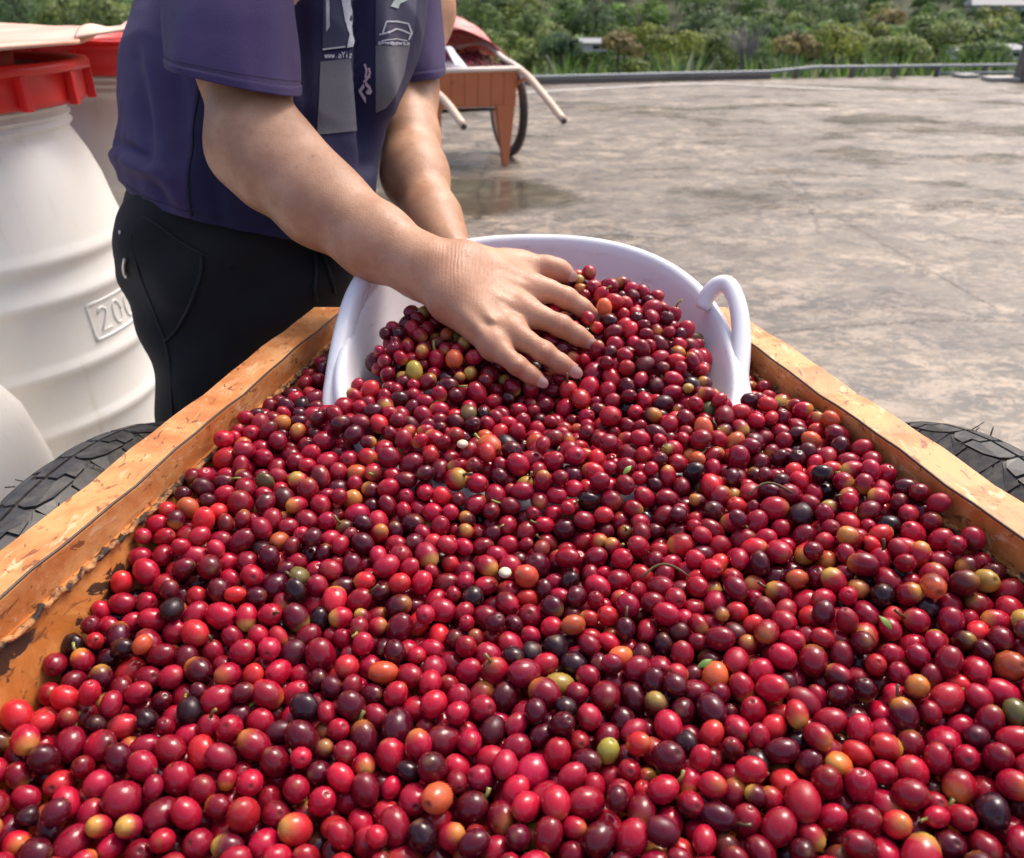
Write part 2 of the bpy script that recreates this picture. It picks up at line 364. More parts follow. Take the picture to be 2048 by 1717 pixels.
# ------------------------------------------------------------------ vegetation
def m_leaf(q):
    c = q.attr('col'); q.color(c); tr = q.n('BsdfTranslucent'); q.l(c, tr.inputs[0]); mx = q.n('MixShader'); mx.inputs[0].default_value = .45
    out = next(n for n in q.t.nodes if n.type == 'OUTPUT_MATERIAL'); q.l(q.b.outputs[0], mx.inputs[1]); q.l(tr.outputs[0], mx.inputs[2]); q.l(mx.outputs[0], out.inputs[0])
M_LEAF = mat('foliage', (.06, .1, .04), .55, .3, build=m_leaf)
M_BARK = mat('bark', (.10, .08, .06), .85)
def setcol(o, cols, al=None):
    at = o.data.color_attributes.new('col', 'FLOAT_COLOR', 'POINT')
    c = np.ones((len(o.data.vertices), 4), np.float32); c[:, :3] = cols
    if al is not None: c[:, 3] = al
    at.data.foreach_set('color', c.ravel())
def crown_arrays(rg, r, h, n, c1, c2, lumps=9, leaf=.3, flat=.8):
    """n leaf clumps on the skins of several lumps -> quads (verts, colours)"""
    lc = rg.normal(size=(lumps, 3)); lc /= np.linalg.norm(lc, axis=1)[:, None]; lc[:, 2] = np.abs(lc[:, 2]) * .9 - .25
    lc *= np.array([r * .62, r * .62, h * .42]); lr = rg.uniform(.34, .56, lumps) * r; lcol = rg.random(lumps)
    k = rg.integers(0, lumps, n); d = rg.normal(size=(n, 3)); d /= np.linalg.norm(d, axis=1)[:, None]
    d[:, 2] = np.where(d[:, 2] < -.6, -d[:, 2], d[:, 2])
    rad = lr[k] * rg.uniform(.72, 1.08, n); c = lc[k] + d * rad[:, None] * np.array([1, 1, flat]); c[:, 2] += h * .5
    nrm = d + rg.normal(size=(n, 3)) * .34; nrm /= np.linalg.norm(nrm, axis=1)[:, None]
    t = np.cross(nrm, rg.normal(size=(n, 3))); t /= np.linalg.norm(t, axis=1)[:, None]; b = np.cross(nrm, t)
    s = (leaf * rg.uniform(.6, 1.3, n))[:, None]
    v = np.stack([c - t * s, c + b * s * .6, c + t * s, c - b * s * .6], 1)
    m = np.clip(lcol[k] * .6 + rg.random(n) * .5 - .05, 0, 1)[:, None]
    m = np.clip(m * .75 + .35 * (d[:, 2:3] * .5 + .1), 0, 1) if False else m; col = np.array(c1) * (1 - m) + np.array(c2) * m
    return v.reshape(-1, 3), np.repeat(col, 4, 0)
def quads(n): return np.arange(n * 4).reshape(n, 4)
GREENS = [((.024, .050, .026), (.085, .125, .055)), ((.035, .062, .030), (.11, .145, .062)), ((.030, .056, .036), (.09, .122, .075)),
          ((.06, .078, .025), (.20, .215, .062)), ((.05, .075, .035), (.145, .165, .075)), ((.11, .09, .05), (.30, .235, .135))]
# the wooded slope as one mass
rg = np.random.default_rng(3); VV = []; CC = []
y = 62.0
while y < 128:
    for x in np.arange(-.74 * y, .78 * y, 3.5 + max(0, y - 74) * .05):
        xx = x + rg.uniform(-1.2, 1.2); yy = y + rg.uniform(-1.2, 1.2); g = GREENS[rg.choice([0, 0, 0, 1, 2, 2, 4])]
        c2 = np.array(g[1]) * rg.uniform(1.9, 3.9) * np.array([1.05, 1.1, .66]); g = (np.array(g[0]) * 1.1, c2 * min(1, .45 / c2.max()))
        vv, cc = crown_arrays(rg, rg.uniform(1.6, 2.7), rg.uniform(3.4, 5.0), (700 if y < 88 else 300 if y < 104 else 110), *g, lumps=7, leaf=(.17 if y < 88 else .30 if y < 104 else .6))
        VV.append(vv + np.array([xx, yy, terr(xx, yy) - .9])); CC.append(cc)
    y += 3.4 + max(0, y - 74) * .06
VV = np.vstack(VV); CC = np.vstack(CC)
o = mesh('hillside_forest', VV, quads(len(VV) // 4), M_LEAF, smooth=False); setcol(o, CC); tag(o, 'dense dark green woodland covering the far slope', 'woodland', kind='stuff')
# trees and shrubs that can be told apart in front of it: px, py(base), dist, radius, height, palette, label
def tree(name, px, py, Y, r, h, g, label, n=1100, leaf=.135, seed=0, group='shrubs and trees along the valley floor'):
    rg = np.random.default_rng(100 + seed); c2 = np.array(g[1]) * 2.9 * np.array([1, 1.04, .75]); g = (np.array(g[0]) * 1.2, c2 * min(1, .46 / c2.max())); d = ray(px, py); p = EYE + d * (Y / d.y)
    e = empty(name, p); vv, cc = crown_arrays(rg, r, h, n, *g, leaf=leaf); vv[:, 2] -= h * .40; cc = cc * 1.0
    o = mesh('crown', vv, quads(len(vv) // 4), M_LEAF, e, False); setcol(o, cc)
    mb = MB(); z0 = terr(p.x, p.y) - p.z
    mb.tube([(0, 0, min(z0, 0) - .2), (.05, 0, h * .3), (0, .05, h * .6)], [.13, .09, .04], 6)
    for k in range(4):
        a = k * 1.6 + seed; mb.tube([(0, 0, h * .3), (math.cos(a) * r * .3, math.sin(a) * r * .3, h * .5), (math.cos(a) * r * .55, math.sin(a) * r * .55, h * .66)], [.06, .04, .02], 5)
    mb.build('trunk', M_BARK, e); tag(e, label, 'tree' if 'tree' in name else 'shrub', group); return e
TS = [('broadleaf_tree', 1275, 92, 66, 1.7, 3.4, 3, 'bright yellow green tree standing right of the little grey roof'),
      ('round_shrub', 1345, 100, 58, 1.9, 2.4, 3, 'rounded lime green shrub left of the bare grey bush'),
      ('round_shrub', 1420, 102, 60, 1.6, 2.2, 4, 'mid green shrub touching the left side of the bare grey bush'),
      ('round_shrub', 1235, 108, 56, 1.6, 2.0, 5, 'brownish olive shrub in front of the bright yellow green tree'),
      ('round_shrub', 1100, 92, 64, 1.7, 2.4, 4, 'green shrub between the far orange cart and the grey roof'),
      ('broadleaf_tree', 1060, 78, 70, 1.9, 3.6, 1, 'green tree rising directly above the handle of the orange cart'),
      ('round_shrub', 1590, 104, 58, 1.5, 2.0, 5, 'tan dry shrub just right of the bare grey bush'),
      ('round_shrub', 1670, 98, 58, 2.3, 2.2, 3, 'wide yellow green shrub under the small pale crown'),
      ('broadleaf_tree', 1735, 88, 66, 1.8, 2.8, 3, 'yellowish small tree right of centre below the pale tan crown'),
      ('dry_tree', 1783, 52, 74, 2.0, 1.6, 5, 'pale tan dry crown standing out on the green slope'),
      ('broadleaf_tree', 1830, 88, 64, 2.0, 3.0, 1, 'dark round tree below and right of the pale tan crown'),
      ('broadleaf_tree', 1905, 92, 62, 2.2, 2.6, 4, 'olive green spreading tree left of the white house walls'),
      ('broadleaf_tree', 1965, 82, 64, 2.0, 2.4, 3, 'yellow green tree above the white house walls'),
      ('dry_tree', 1985, 48, 76, 1.9, 2.2, 3, 'straw yellow tree near the grey roof at the top right corner'),
      ('broadleaf_tree', 1930, 58, 76, 2.2, 2.8, 0, 'dark green tree left of the straw yellow tree'),
      ('broadleaf_tree', 1190, 62, 74, 2.2, 3.8, 2, 'blue green tree behind the little grey roof'),
      ('broadleaf_tree', 960, 50, 70, 2.0, 3.6, 1, 'mid green tree just above the red tarpaulin mound'),
      ('broadleaf_tree', 1130, 50, 76, 2.1, 3.6, 0, 'dark bushy tree up the slope left of centre'),
      ('broadleaf_tree', 1420, 68, 74, 2.2, 3.2, 2, 'grey green tree behind the bare grey bush'),
      ('broadleaf_tree', 1560, 70, 74, 2.1, 3.4, 1, 'soft green tree between the bare bush and the pale tan crown'),
      ('broadleaf_tree', 40, 52, 62, 2.1, 3.4, 2, 'grey green tree above the salmon sheet at the far left'),
      ('broadleaf_tree', 130, 50, 66, 2.0, 3.6, 4, 'olive tree above the middle of the salmon sheet'),
      ('broadleaf_tree', 215, 52, 62, 2.1, 3.0, 4, 'olive tree beside the back of the worker'),
      ('round_shrub', 1120, 112, 40, 1.1, 1.3, 2, 'low grey green bush behind the reeds by the orange cart'),
      ('round_shrub', 1800, 112, 44, 1.6, 1.2, 4, 'low spreading green bush behind the right part of the rail'),
      ('round_shrub', 1950, 118, 40, 1.3, 1.0, 1, 'dark low bush in front of the white house walls')]
for i, (nm, px, py, Y, r, h, g, lab) in enumerate(TS): tree(nm, px, py, Y, r, h, GREENS[g], lab, seed=i)
# bare grey bush
d = ray(1490, 135); p = EYE + d * (22 / d.y); e = empty('bare_bush', p); tag(e, 'leafless greyish bush standing alone behind the rail', 'shrub')
mb = MB(); rg = np.random.default_rng(5)
for k in range(150):
    a = rg.uniform(0, 6.28); s = rg.uniform(.2, 1) ** .6; hh = rg.uniform(.5, 1.05)
    q1 = Vector((math.cos(a) * s * .16, math.sin(a) * s * .16, hh * .45)); q2 = Vector((math.cos(a) * s * .62, math.sin(a) * s * .5, hh)) + Vector(rg.normal(size=3) * .05)
    mb.tube([(0, 0, -1.6), q1, q2], [.012, .008, .003], 3, caps=False)
mb.build('twigs', mat('grey_twigs', (.30, .26, .25), .8), e)
# reeds and weeds behind the kerb
rg = np.random.default_rng(11); N = 9000; x = rg.uniform(-14, 15, N); off = rg.gamma(1.6, .8, N) + .15
yb = np.array([edge_y(a) for a in x]) + off; zb = np.array([terr(a, b) for a, b in zip(x, yb)])
hgt = rg.uniform(.3, .75, N) * (.8 + .5 * np.sin(x * 1.7) ** 2) * (.65 + .2 * np.minimum(off, 2)); ang = rg.uniform(0, 6.28, N); wd = rg.uniform(.012, .045, N)
lean = rg.normal(size=(N, 2)) * .3 * hgt[:, None]; base = np.stack([x, yb, zb], 1); tip = base + np.stack([lean[:, 0], lean[:, 1], hgt], 1)
side = np.stack([np.cos(ang), np.sin(ang), 0 * ang], 1) * wd[:, None]; mid = (base * .45 + tip * .55)
vv = np.stack([base - side * .4, base + side * .4, mid + side, tip, mid - side], 1).reshape(-1, 3); fi = np.arange(N * 5).reshape(N, 5)
pal = np.array([(.07, .14, .03), (.14, .24, .05), (.24, .32, .09), (.22, .25, .17), (.06, .09, .04)]); cc = np.repeat(pal[rg.choice(5, N, p=[.3, .28, .12, .14, .16])], 5, 0)
o = mesh('reeds', vv, fi, M_LEAF, smooth=False); setcol(o, cc); tag(o, 'tall green reeds and weeds growing behind the pipe rail', 'reeds', kind='stuff')
# far houses
M_ROOF = mat('grey_roof', (.24, .25, .26), .7); M_WALLW = mat('white_render', (.58, .56, .52), .8)
def house(px, py, Y, wd, dp, hh, rz, label, roofm=M_ROOF):
    d = ray(px, py); p = EYE + d * (Y / d.y); e = empty('far_house', p, rz)
    MB().box((0, 0, -hh / 2), (wd, dp, hh)).build('wall', M_WALLW, e, False)
    MB().add([(-wd * .55, -dp * .6, 0), (wd * .55, -dp * .6, 0), (wd * .55, dp * .6, 0), (-wd * .55, dp * .6, 0), (-wd * .5, 0, hh * .45), (wd * .5, 0, hh * .45)],
             [(0, 1, 5, 4), (2, 3, 4, 5), (1, 2, 5), (3, 0, 4), (3, 2, 1, 0)]).build('roof', roofm, e, False)
    for k in (-.25, .25): MB().box((wd * k, -dp / 2 - .01, -hh * .5), (wd * .16, .06, hh * .4)).build('window', mat('dark_window', (.03, .035, .04), .2), e, False)
    tag(e, label, 'house', 'far houses on the slope')
house(1165, 84, 62, 3.0, 2.5, .55, .1, 'small shed with a pale grey roof among the shrubs')
house(2010, 10, 84, 6, 3, 1.5, -.2, 'house with a pale grey roof at the top right corner')
house(1990, 97, 52, 2.6, 2, .55, .15, 'low white walled house behind the bushes near the pillar')
house(1925, 99, 50, 1.2, 1.2, .45, -.1, 'tiny white walled hut left of the low white house')

# ------------------------------------------------------------------ foreground hand cart
RIMZ = .78
def xl(y): return -.2529 + .216 * (y - .3627)
def xr(y): return .2907 - .2675 * (y - .3731)
Y0, Y1 = -.10, .765
cart = empty('hand_cart', (0, .35, 0)); CO = Vector(cart.location)
tag(cart, 'orange painted steel hand cart in the foreground, filled with coffee cherries', 'hand cart', 'orange hand carts')
def cb(mb, name, m, smooth=False, bevel=0, parent=cart, off=CO):
    mb.v = [tuple(Vector(a) - off) for a in mb.v]; return mb.build(name, m, parent, smooth, bevel)
RW = .032
for s, fx in ((-1, xl), (1, xr)):
    ys = np.linspace(Y0, Y1, 40)
    # folded rim: flat top, 1.5 mm sheet edge, inner apron
    v = []; f = []
    for y in ys:
        wob = .0008 * math.sin(y * 41) + .0006 * math.sin(y * 97)
        x = fx(y); zz = RIMZ + wob
        prof = [(x + s * RW, zz - .03), (x + s * (RW + .0005), zz - .0015), (x + s * (RW - .001), zz), (x + s * .002, zz), (x, zz - .0006), (x - s * .0002, zz - .002), (x + s * .0025, zz - .024)]
        v += [(a, y, b) for a, b in prof]
    k = 7
    for i in range(len(ys) - 1):
        for j in range(k - 1):
            q = (i * k + j, (i + 1) * k + j, (i + 1) * k + j + 1, i * k + j + 1); f.append(q if s < 0 else q[::-1])
    b = MB(); b.add(v, f); cb(b, 'rim', M_RIMTOP)
    # dark worn arris along the inner edge
    b = MB(); b.tube([(fx(y) + s * .0006, y, RIMZ - .0006 + .0008 * math.sin(y * 41) + .0006 * math.sin(y * 97)) for y in ys], .0009, 6); cb(b, 'worn_edge', M_STEEL, True)
    # side panel below with slope
    b = MB(); sl = .16
    for ya, yb_ in ((Y0, Y1),):
        top = [(fx(ya) + s * .0005, ya, RIMZ - .023), (fx(yb_) + s * .0005, yb_, RIMZ - .023)]
        q0 = [top[0], top[1], (top[1][0] + s * .003, yb_, top[1][2]), (top[0][0] + s * .003, ya, top[0][2])]
        q1 = [(a - s * .33 * sl, y_, .45) for a, y_, z_ in q0]
        b.hexa(q1, q0) if s > 0 else b.hexa(q1, q0)
    cb(b, 'side_panel', M_PANEL)
    # crusty weld bead where rim meets panel
    rg = np.random.default_rng(20 + s); pts = []; rr = []
    for y in np.linspace(Y0 + .01, Y1 - .01, 260):
        pts.append((fx(y) - s * (.0008 + .0008 * rg.random()), y, RIMZ - .0235 + .0016 * rg.normal() * .7)); rr.append(.0014 + .0014 * rg.random())
    b = MB(); b.tube(pts, rr, 6, up=Vector((1, 0, 0))); cb(b, 'weld_bead', M_CRUST, True)
b = MB(); b.hexa([(xl(Y1) + .05, Y1, .45), (xr(Y1) - .05, Y1, .45), (xr(Y1) - .05, Y1 + .003, .45), (xl(Y1) + .05, Y1 + .003, .45)], [(xl(Y1), Y1, .722), (xr(Y1), Y1, .722), (xr(Y1), Y1 + .003, .722), (xl(Y1), Y1 + .003, .722)]); cb(b, 'front_panel', M_PANEL)
b = MB(); b.hexa([(xl(Y0) + .05, Y0 - .003, .45), (xr(Y0) - .05, Y0 - .003, .45), (xr(Y0) - .05, Y0, .45), (xl(Y0) + .05, Y0, .45)], [(xl(Y0), Y0 - .003, .755), (xr(Y0), Y0 - .003, .755), (xr(Y0), Y0, .755), (xl(Y0), Y0, .755)]); cb(b, 'rear_panel', M_PANEL)
b = MB(); b.hexa([(xl(Y0) + .06, Y0, .446), (xr(Y0) - .06, Y0, .446), (xr(Y1) - .06, Y1, .446), (xl(Y1) + .06, Y1, .446)], [(xl(Y0) + .06, Y0, .452), (xr(Y0) - .06, Y0, .452), (xr(Y1) - .06, Y1, .452), (xl(Y1) + .06, Y1, .452)]); cb(b, 'floor_panel', M_PANEL)
for s, fx in ((-1, xl), (1, xr)):
    b = MB(); b.box((fx(.05) - s * .03, .05, .22), (.04, .04, .45)); cb(b, 'leg', M_PANEL)
    b = MB(); b.tube([(fx(.2) + s * .015, .2, RIMZ - .05), (fx(-.1) + s * .015, -.1, RIMZ - .06), (fx(-.1) + s * .03, -.42, RIMZ - .14)], .016, 10); cb(b, 'handle', M_RIMTOP, True)
b = MB(); b.tube([(-.36, .50, .37), (.40, .50, .37)], .014, 10); cb(b, 'axle', M_STEEL, True)

# wheel with a moulded tyre: local x is the axle
WR, TW = .37, .031
def tyre_pt(ang, u, h=0.):           # u across (-1..1), h above carcass
    a = u * 1.25; rr = WR - TW * .82 + (TW * .82 + h) * math.cos(a) * 1.0; x = (TW + h) * math.sin(a) / math.sin(1.25) * .98
    return Vector((x, rr * math.cos(ang), rr * math.sin(ang)))
SEG = 34; DA = 2 * math.pi / SEG
def tread_mesh():
    mb = MB()
    def block(poly, h=.0042, inset=.965):
        cx = sum(p[0] for p in poly) / len(poly); cu = sum(p[1] for p in poly) / len(poly); k = len(poly)
        lo = [tyre_pt(a * DA, u, -.001) for a, u in poly]; hi = [tyre_pt((cx + (a - cx) * inset) * DA, cu + (u - cu) * inset, h) for a, u in poly]
        mb.add(lo + hi, [tuple(range(k, 2 * k))] + [(i, (i + 1) % k, k + (i + 1) % k, k + i) for i in range(k)])
    for s in (-1, 1):                # scalloped centre tongues
        block([(.0, s * .025), (.46, s * .025), (.46, s * .20), (.34, s * .23), (.34, s * .43), (.14, s * .40), (.02, s * .27)][::s], .0019)
        block([(.50, s * .025), (.97, s * .025), (1.0, s * .16), (.94, s * .31), (.74, s * .43), (.38, s * .45), (.38, s * .26), (.50, s * .23)][::s], .0019)
        block([(.0, s * .33), (.12, s * .43), (.36, s * .48), (.47, s * .49), (.47, s * .80), (.0, s * .84)][::s], .0016, .98)
        block([(.50, s * .49), (.76, s * .46), (.98, s * .34), (.98, s * .84), (.50, s * .80)][::s], .0016, .98)
        block([(.04, s * .875), (.46, s * .84), (.42, s * 1.14), (.10, s * 1.16)][::s], .0013)
        block([(.52, s * .84), (.96, s * .875), (.90, s * 1.17), (.55, s * 1.13)][::s], .0013)
    me = bpy.data.meshes.new('tread_block'); me.from_pydata(mb.v, [], mb.f); me.materials.append(M_RUBBER); return me
TREAD = tread_mesh()
def wheel(loc, yaw, parent, seed):
    rg = np.random.default_rng(seed)
    mb = MB(); us = np.linspace(-1.5, 1.5, 18); n = 96; v = [tyre_pt(2 * math.pi * k / n, u) for u in us for k in range(n)]
    f = [(i * n + k, i * n + (k + 1) % n, (i + 1) * n + (k + 1) % n, (i + 1) * n + k) for i in range(17) for k in range(n)]
    mb.add(v, f)
    wh = mb.build('wheel', M_RUBBER, parent); wh.location = Vector(loc) - Vector(parent.location); wh.rotation_euler = (0, 0, yaw)
    for k in range(SEG):
        o = bpy.data.objects.new('tread_block', TREAD); link(o, wh); o.rotation_euler = (k * DA, 0, 0)
    prof = [(WR - .055, -.022), (WR - .045, -.02), (WR - .06, 0), (WR - .045, .02), (WR - .055, .022), (WR - .066, 0), (WR - .055, -.022)]
    Mx = Matrix.Rotation(math.pi / 2, 3, 'Y')
    MB().lathe(prof, 72, M=Mx).build('rim', M_STEELB, wh); MB().lathe([(.001, -.03), (.03, -.03), (.03, .03), (.001, .03)], 20, M=Mx).build('hub', M_STEEL, wh)
    mb = MB()
    for k in range(24):
        a = 2 * math.pi * k / 24; mb.tube([(.02 * (-1) ** k, .028 * math.cos(a), .028 * math.sin(a)), (0, (WR - .06) * math.cos(a + .25 * (-1) ** (k // 2)), (WR - .06) * math.sin(a + .25 * (-1) ** (k // 2)))], .0016, 5)
    sp = mb.build('spokes', M_STEELB, wh); sp['kind'] = 'stuff'
    mb = MB()                        # moulding hairs
    for k in range(150):
        a = rg.uniform(0, 6.283); u = rg.choice([-1, 1]) * rg.uniform(.45, 1.15); p0 = tyre_pt(a, u, .002); nn = (tyre_pt(a, u, .02) - p0).normalized() + Vector(rg.normal(size=3) * .35)
        mb.tube([p0, p0 + nn * rg.uniform(.003, .007)], [.0007, .0005], 4)
    hr = mb.build('moulding_hairs', M_RUBBER, wh); hr['kind'] = 'stuff'
    return wh
wheel((-.342, .50, .37), -.10, cart, 1); wheel((.392, .50, .37), .06, cart, 2)

# ------------------------------------------------------------------ white basin
TT = R(16.3); TC = Vector((.0226, .651, .7865)); TM = Matrix.Rotation(TT, 3, 'X'); TA, TB, TEX = .171, .180, 2.35
tub = empty('white_basin', TC); tag(tub, 'white plastic basin with two strap handles, tipped and spilling cherries', 'basin')
prof = [(.001, -.085), (.60, -.085), (.71, -.080), (.79, -.066), (.935, -.010), (.952, -.002), (.968, .0015), (1.0, .0005), (1.022, -.005), (1.03, -.014), (1.018, -.018), (1.005, -.010), (.965, -.008), (.95, -.014), (.80, -.072), (.715, -.088), (.60, -.092), (.001, -.092)]
o = MB().lathe([(r, z) for r, z in prof], 128, M=TM, sx=TA, sy=TB, expo=TEX).build('bowl', M_TUB, tub)
hp = [P(1404, 618, .736), P(1418, 588, .734), P(1438, 570, .729), P(1458, 572, .723), P(1474, 606, .713), P(1482, 655, .703), P(1482, 705, .693), P(1478, 755, .683), P(1481, 795, .672), P(1484, 830, .66)]
hr = [.006, .0078, .0080, .0080, .0080, .0080, .0080, .0082, .0098, .0105]
hl = [P(742, 548, .742), P(726, 562, .738), P(707, 600, .729), P(692, 650, .716), P(679, 710, .700), P(671, 765, .686), P(668, 815, .672), P(672, 850, .660)]
hm = [.006, .0082, .0086, .0088, .0088, .0090, .0105, .011]
for pp, rr_ in ((hp, hr), (hl, hm)):
    MB().tube([Vector(a) - TC for a in crom(pp, 40)], list(np.interp(np.linspace(0, len(pp) - 1, 40), range(len(pp)), rr_)), 14, flat=1.1).build('handle', M_TUB, tub)

# ------------------------------------------------------------------ signed-distance bodies (smooth round cones -> surface nets)
def rc(p, a, b, ra, rb):
    a = np.asarray(a, float); b = np.asarray(b, float); ba = b - a; L2 = ba @ ba
    h = np.clip(((p - a) @ ba) / max(L2, 1e-12), 0, 1)
    return np.linalg.norm(p - a - h[:, None] * ba, axis=1) - (ra + (rb - ra) * h)
def smin(a, b, k):
    h = np.maximum(k - np.abs(a - b), 0) / k; return np.minimum(a, b) - h * h * k * .25
def chain(pts, radii): return [(pts[i], pts[i + 1], radii[i], radii[i + 1]) for i in range(len(pts) - 1)]
class Body:
    def __init__(s): s.base = []; s.k = .02; s.groups = []
    def __call__(s, p):
        d = None
        for (a, b, ra, rb, k) in s.base:
            e = rc(p, a, b, ra, rb); d = e if d is None else smin(d, e, k)
        out = d
        for prims, ki, kj in s.groups:
            g = None
            for (a, b, ra, rb) in prims:
                e = rc(p, a, b, ra, rb); g = e if g is None else smin(g, e, ki)
            out = np.minimum(out, smin(d, g, kj))
        return out
    def bounds(s):
        q = [(x, max(ra, rb)) for a, b, ra, rb, *_ in [*s.base, *[c for g in s.groups for c in g[0]]] for x in (a, b)]
        lo = np.min([np.asarray(x) - r for x, r in q], 0); hi = np.max([np.asarray(x) + r for x, r in q], 0); return lo, hi
def surface_nets(fn, lo, hi, h, B=20):
    lo = np.asarray(lo) - 3 * h; dims = np.ceil((np.asarray(hi) + 3 * h - lo) / h).astype(int) + 1
    nb = np.ceil(dims / B).astype(int); g = np.stack(np.meshgrid(*[np.arange(k) for k in nb], indexing='ij'), -1).reshape(-1, 3)
    cen = lo + (g + .5) * B * h; keep = np.abs(fn(cen)) < B * h * .5 * 1.7321 + 3 * h + .03
    S = np.array([1, dims[0] + B * 2, (dims[0] + B * 2) * (dims[1] + B * 2)], np.int64)
    keys = []; vs = []; fs = []
    ii = np.stack(np.meshgrid(*[np.arange(B + 2)] * 3, indexing='ij'), -1)
    for b in g[keep]:
        o = b * B; D = fn((lo + (ii.reshape(-1, 3) + o) * h)).reshape(B + 2, B + 2, B + 2); I = D < 0
        if I.all() or not I.any(): continue
        n = B + 1; cnt = np.zeros((n, n, n)); acc = np.zeros((n, n, n, 3))
        def edge(i0, i1):
            a = tuple(slice(q, q + n) for q in i0); c = tuple(slice(q, q + n) for q in i1); m = I[a] != I[c]
            t = np.where(m, D[a] / np.where(m, D[a] - D[c], 1), 0); p = np.array(i0) + t[..., None] * (np.array(i1) - np.array(i0))
            cnt[...] += m; acc[...] += p * m[..., None]
        for x in (0, 1):
            for y in (0, 1): edge((0, x, y), (1, x, y)); edge((x, 0, y), (x, 1, y)); edge((x, y, 0), (x, y, 1))
        act = cnt > 0; ac = np.argwhere(act); pos = lo + (ac + o + acc[act] / cnt[act][:, None]) * h
        keys.append((ac + o) @ S); vs.append(pos)
        for ax in range(3):
            u, w_ = [(1, 2), (2, 0), (0, 1)][ax]; e = np.eye(3, dtype=int)
            c0 = np.argwhere(I[1:n, 1:n, 1:n] != np.roll(I, -1, ax)[1:n, 1:n, 1:n]) + 1
            if len(c0) == 0: continue
            ins = I[tuple(c0.T)]; q = np.stack([c0, c0 - e[u], c0 - e[u] - e[w_], c0 - e[w_]], 1) + o
            q[~ins] = q[~ins][:, ::-1]; fs.append(q @ S)
    keys = np.concatenate(keys); vs = np.vstack(vs); uk, idx = np.unique(keys, return_index=True); vs = vs[idx]
    F = np.vstack(fs); F = np.unique(F, axis=0) if False else F
    j = np.clip(np.searchsorted(uk, F), 0, len(uk) - 1); ok = (uk[j] == F).all(1); j = j[ok]
    return vs, j
def A(v): return np.array(v, float)

# ------------------------------------------------------------------ person
person = empty('person', (-.42, 1.02, 0)); PO = Vector(person.location)
tag(person, 'worker in a purple and navy printed T-shirt and black trousers, one hand in the cherries', 'person')
def pb(mb, name, m, parent=person, smooth=True, off=PO):
    mb.v = [tuple(Vector(a) - off) for a in mb.v]; return mb.build(name, m, parent, smooth)
arm = Body()
SH = P(445, -320, .83); EL = P(508, 275, .765); WRI = P(905, 567, .705)
fa = [EL, P(560, 338, .760), P(636, 407, .752), P(752, 484, .735), P(848, 536, .717), WRI]
fr = [.0385, .0375, .0365, .0322, .0252, .0230]
ua = [SH, P(474, -20, .80), P(488, 130, .785), EL]; ur = [.058, .048, .0425, .0395]
for (a, b, ra, rb) in chain(ua, ur) + chain(fa, fr): arm.base.append((A(a), A(b), ra, rb, .02))
arm.base.append((A(P(482, 318, .768)), A(P(525, 345, .764)), .022, .022, .03))          # point of the elbow
arm.base.append((A(P(572, 290, .768)), A(P(690, 410, .750)), .022, .017, .03))         # upper forearm muscle
arm.base.append((A(P(905, 545, .712)), A(P(905, 595, .698)), .020, .020, .02))          # flat wrist
MCP = [P(1064, 580, .722), P(1047, 623, .698), P(1022, 664, .680), P(988, 690, .672)]
wr_ = [P(930, 540, .713), P(925, 562, .705), P(918, 585, .698), P(908, 605, .692)]
for m_, w_, r0, r1 in zip(MCP, wr_, (.019, .018, .018, .0175), (.0145, .0142, .0132, .0122)):
    b = m_ + ray(1000, 600) * .004; arm.base.append((A(w_), A(b), r0, r1, .014))
for m_ in MCP: arm.base.append((A(m_ - ray(1000, 600) * .002), A(m_ - ray(1000, 600) * .002), .0118, .0118, .008))
arm.base.append((A(P(935, 532, .72)), A(P(1030, 533, .748)), .020, .0135, .016))         # thumb side
arm.base.append((A(P(985, 548, .728)), A(P(1050, 560, .742)), .014, .009, .014))         # web
FING = [([MCP[0], P(1100, 582, .718), P(1133, 596, .7165), P(1163, 615, .7185), P(1183, 630, .722)], [.0112, .0098, .0096, .0084, .0074]),
        ([MCP[1], P(1085, 636, .691), P(1122, 652, .688), P(1155, 671, .691), P(1175, 683, .695)], [.0112, .0098, .0096, .0084, .0073]),
        ([MCP[2], P(1055, 684, .670), P(1087, 704, .665), P(1121, 727, .667), P(1142, 739, .670)], [.0106, .0092, .0091, .0080, .0070]),
        ([MCP[3], P(1010, 711, .661), P(1035, 731, .657), P(1060, 749, .658), P(1076, 759, .660)], [.0098, .0082, .0081, .0072, .0063])]
TH = ([P(1015, 530, .746), P(1052, 530, .750), P(1092, 534, .750), P(1118, 541, .751), P(1133, 548, .752)], [.0125, .0100, .0096, .0092, .0076])
for pts, rr in FING: arm.groups.append((chain([A(p) for p in pts], [q * k for q, k in zip(rr, (1, .93, .97, .95, .97))]), .005, .009))
arm.groups.append((chain([A(p) for p in TH[0]], TH[1]), .008, .012))
up = -ray(1000, 600).normalized()
for i, (m_, w_) in enumerate(zip(MCP, wr_)):                                             # tendons and knuckle bumps
    a = w_.lerp(m_, .25) + up * (.0162 - .001 * i); b = m_ + up * .0100
    arm.groups.append(([(A(a), A(b), .0024, .0034)], .003, .0065))
for a, b in ((P(948, 566, .694), P(1002, 598, .684)), (P(985, 590, .686), P(1010, 632, .678)), (P(940, 600, .683), P(985, 640, .668))):
    arm.groups.append(([(A(a), A(b), .0016, .0016)], .003, .006))
for pts, rr in FING: arm.groups.append(([(A(pts[2] + up * .0035), A(pts[2] + up * .0040), .0072, .0072)], .004, .005))
lo, hi = arm.bounds(); hi[2] = P(470, 60, .79).z; hi[1] = max(hi[1], .9)
va, fa_ = surface_nets(arm, lo, hi, .002)
cut = P(470, 60, .79).z - .002
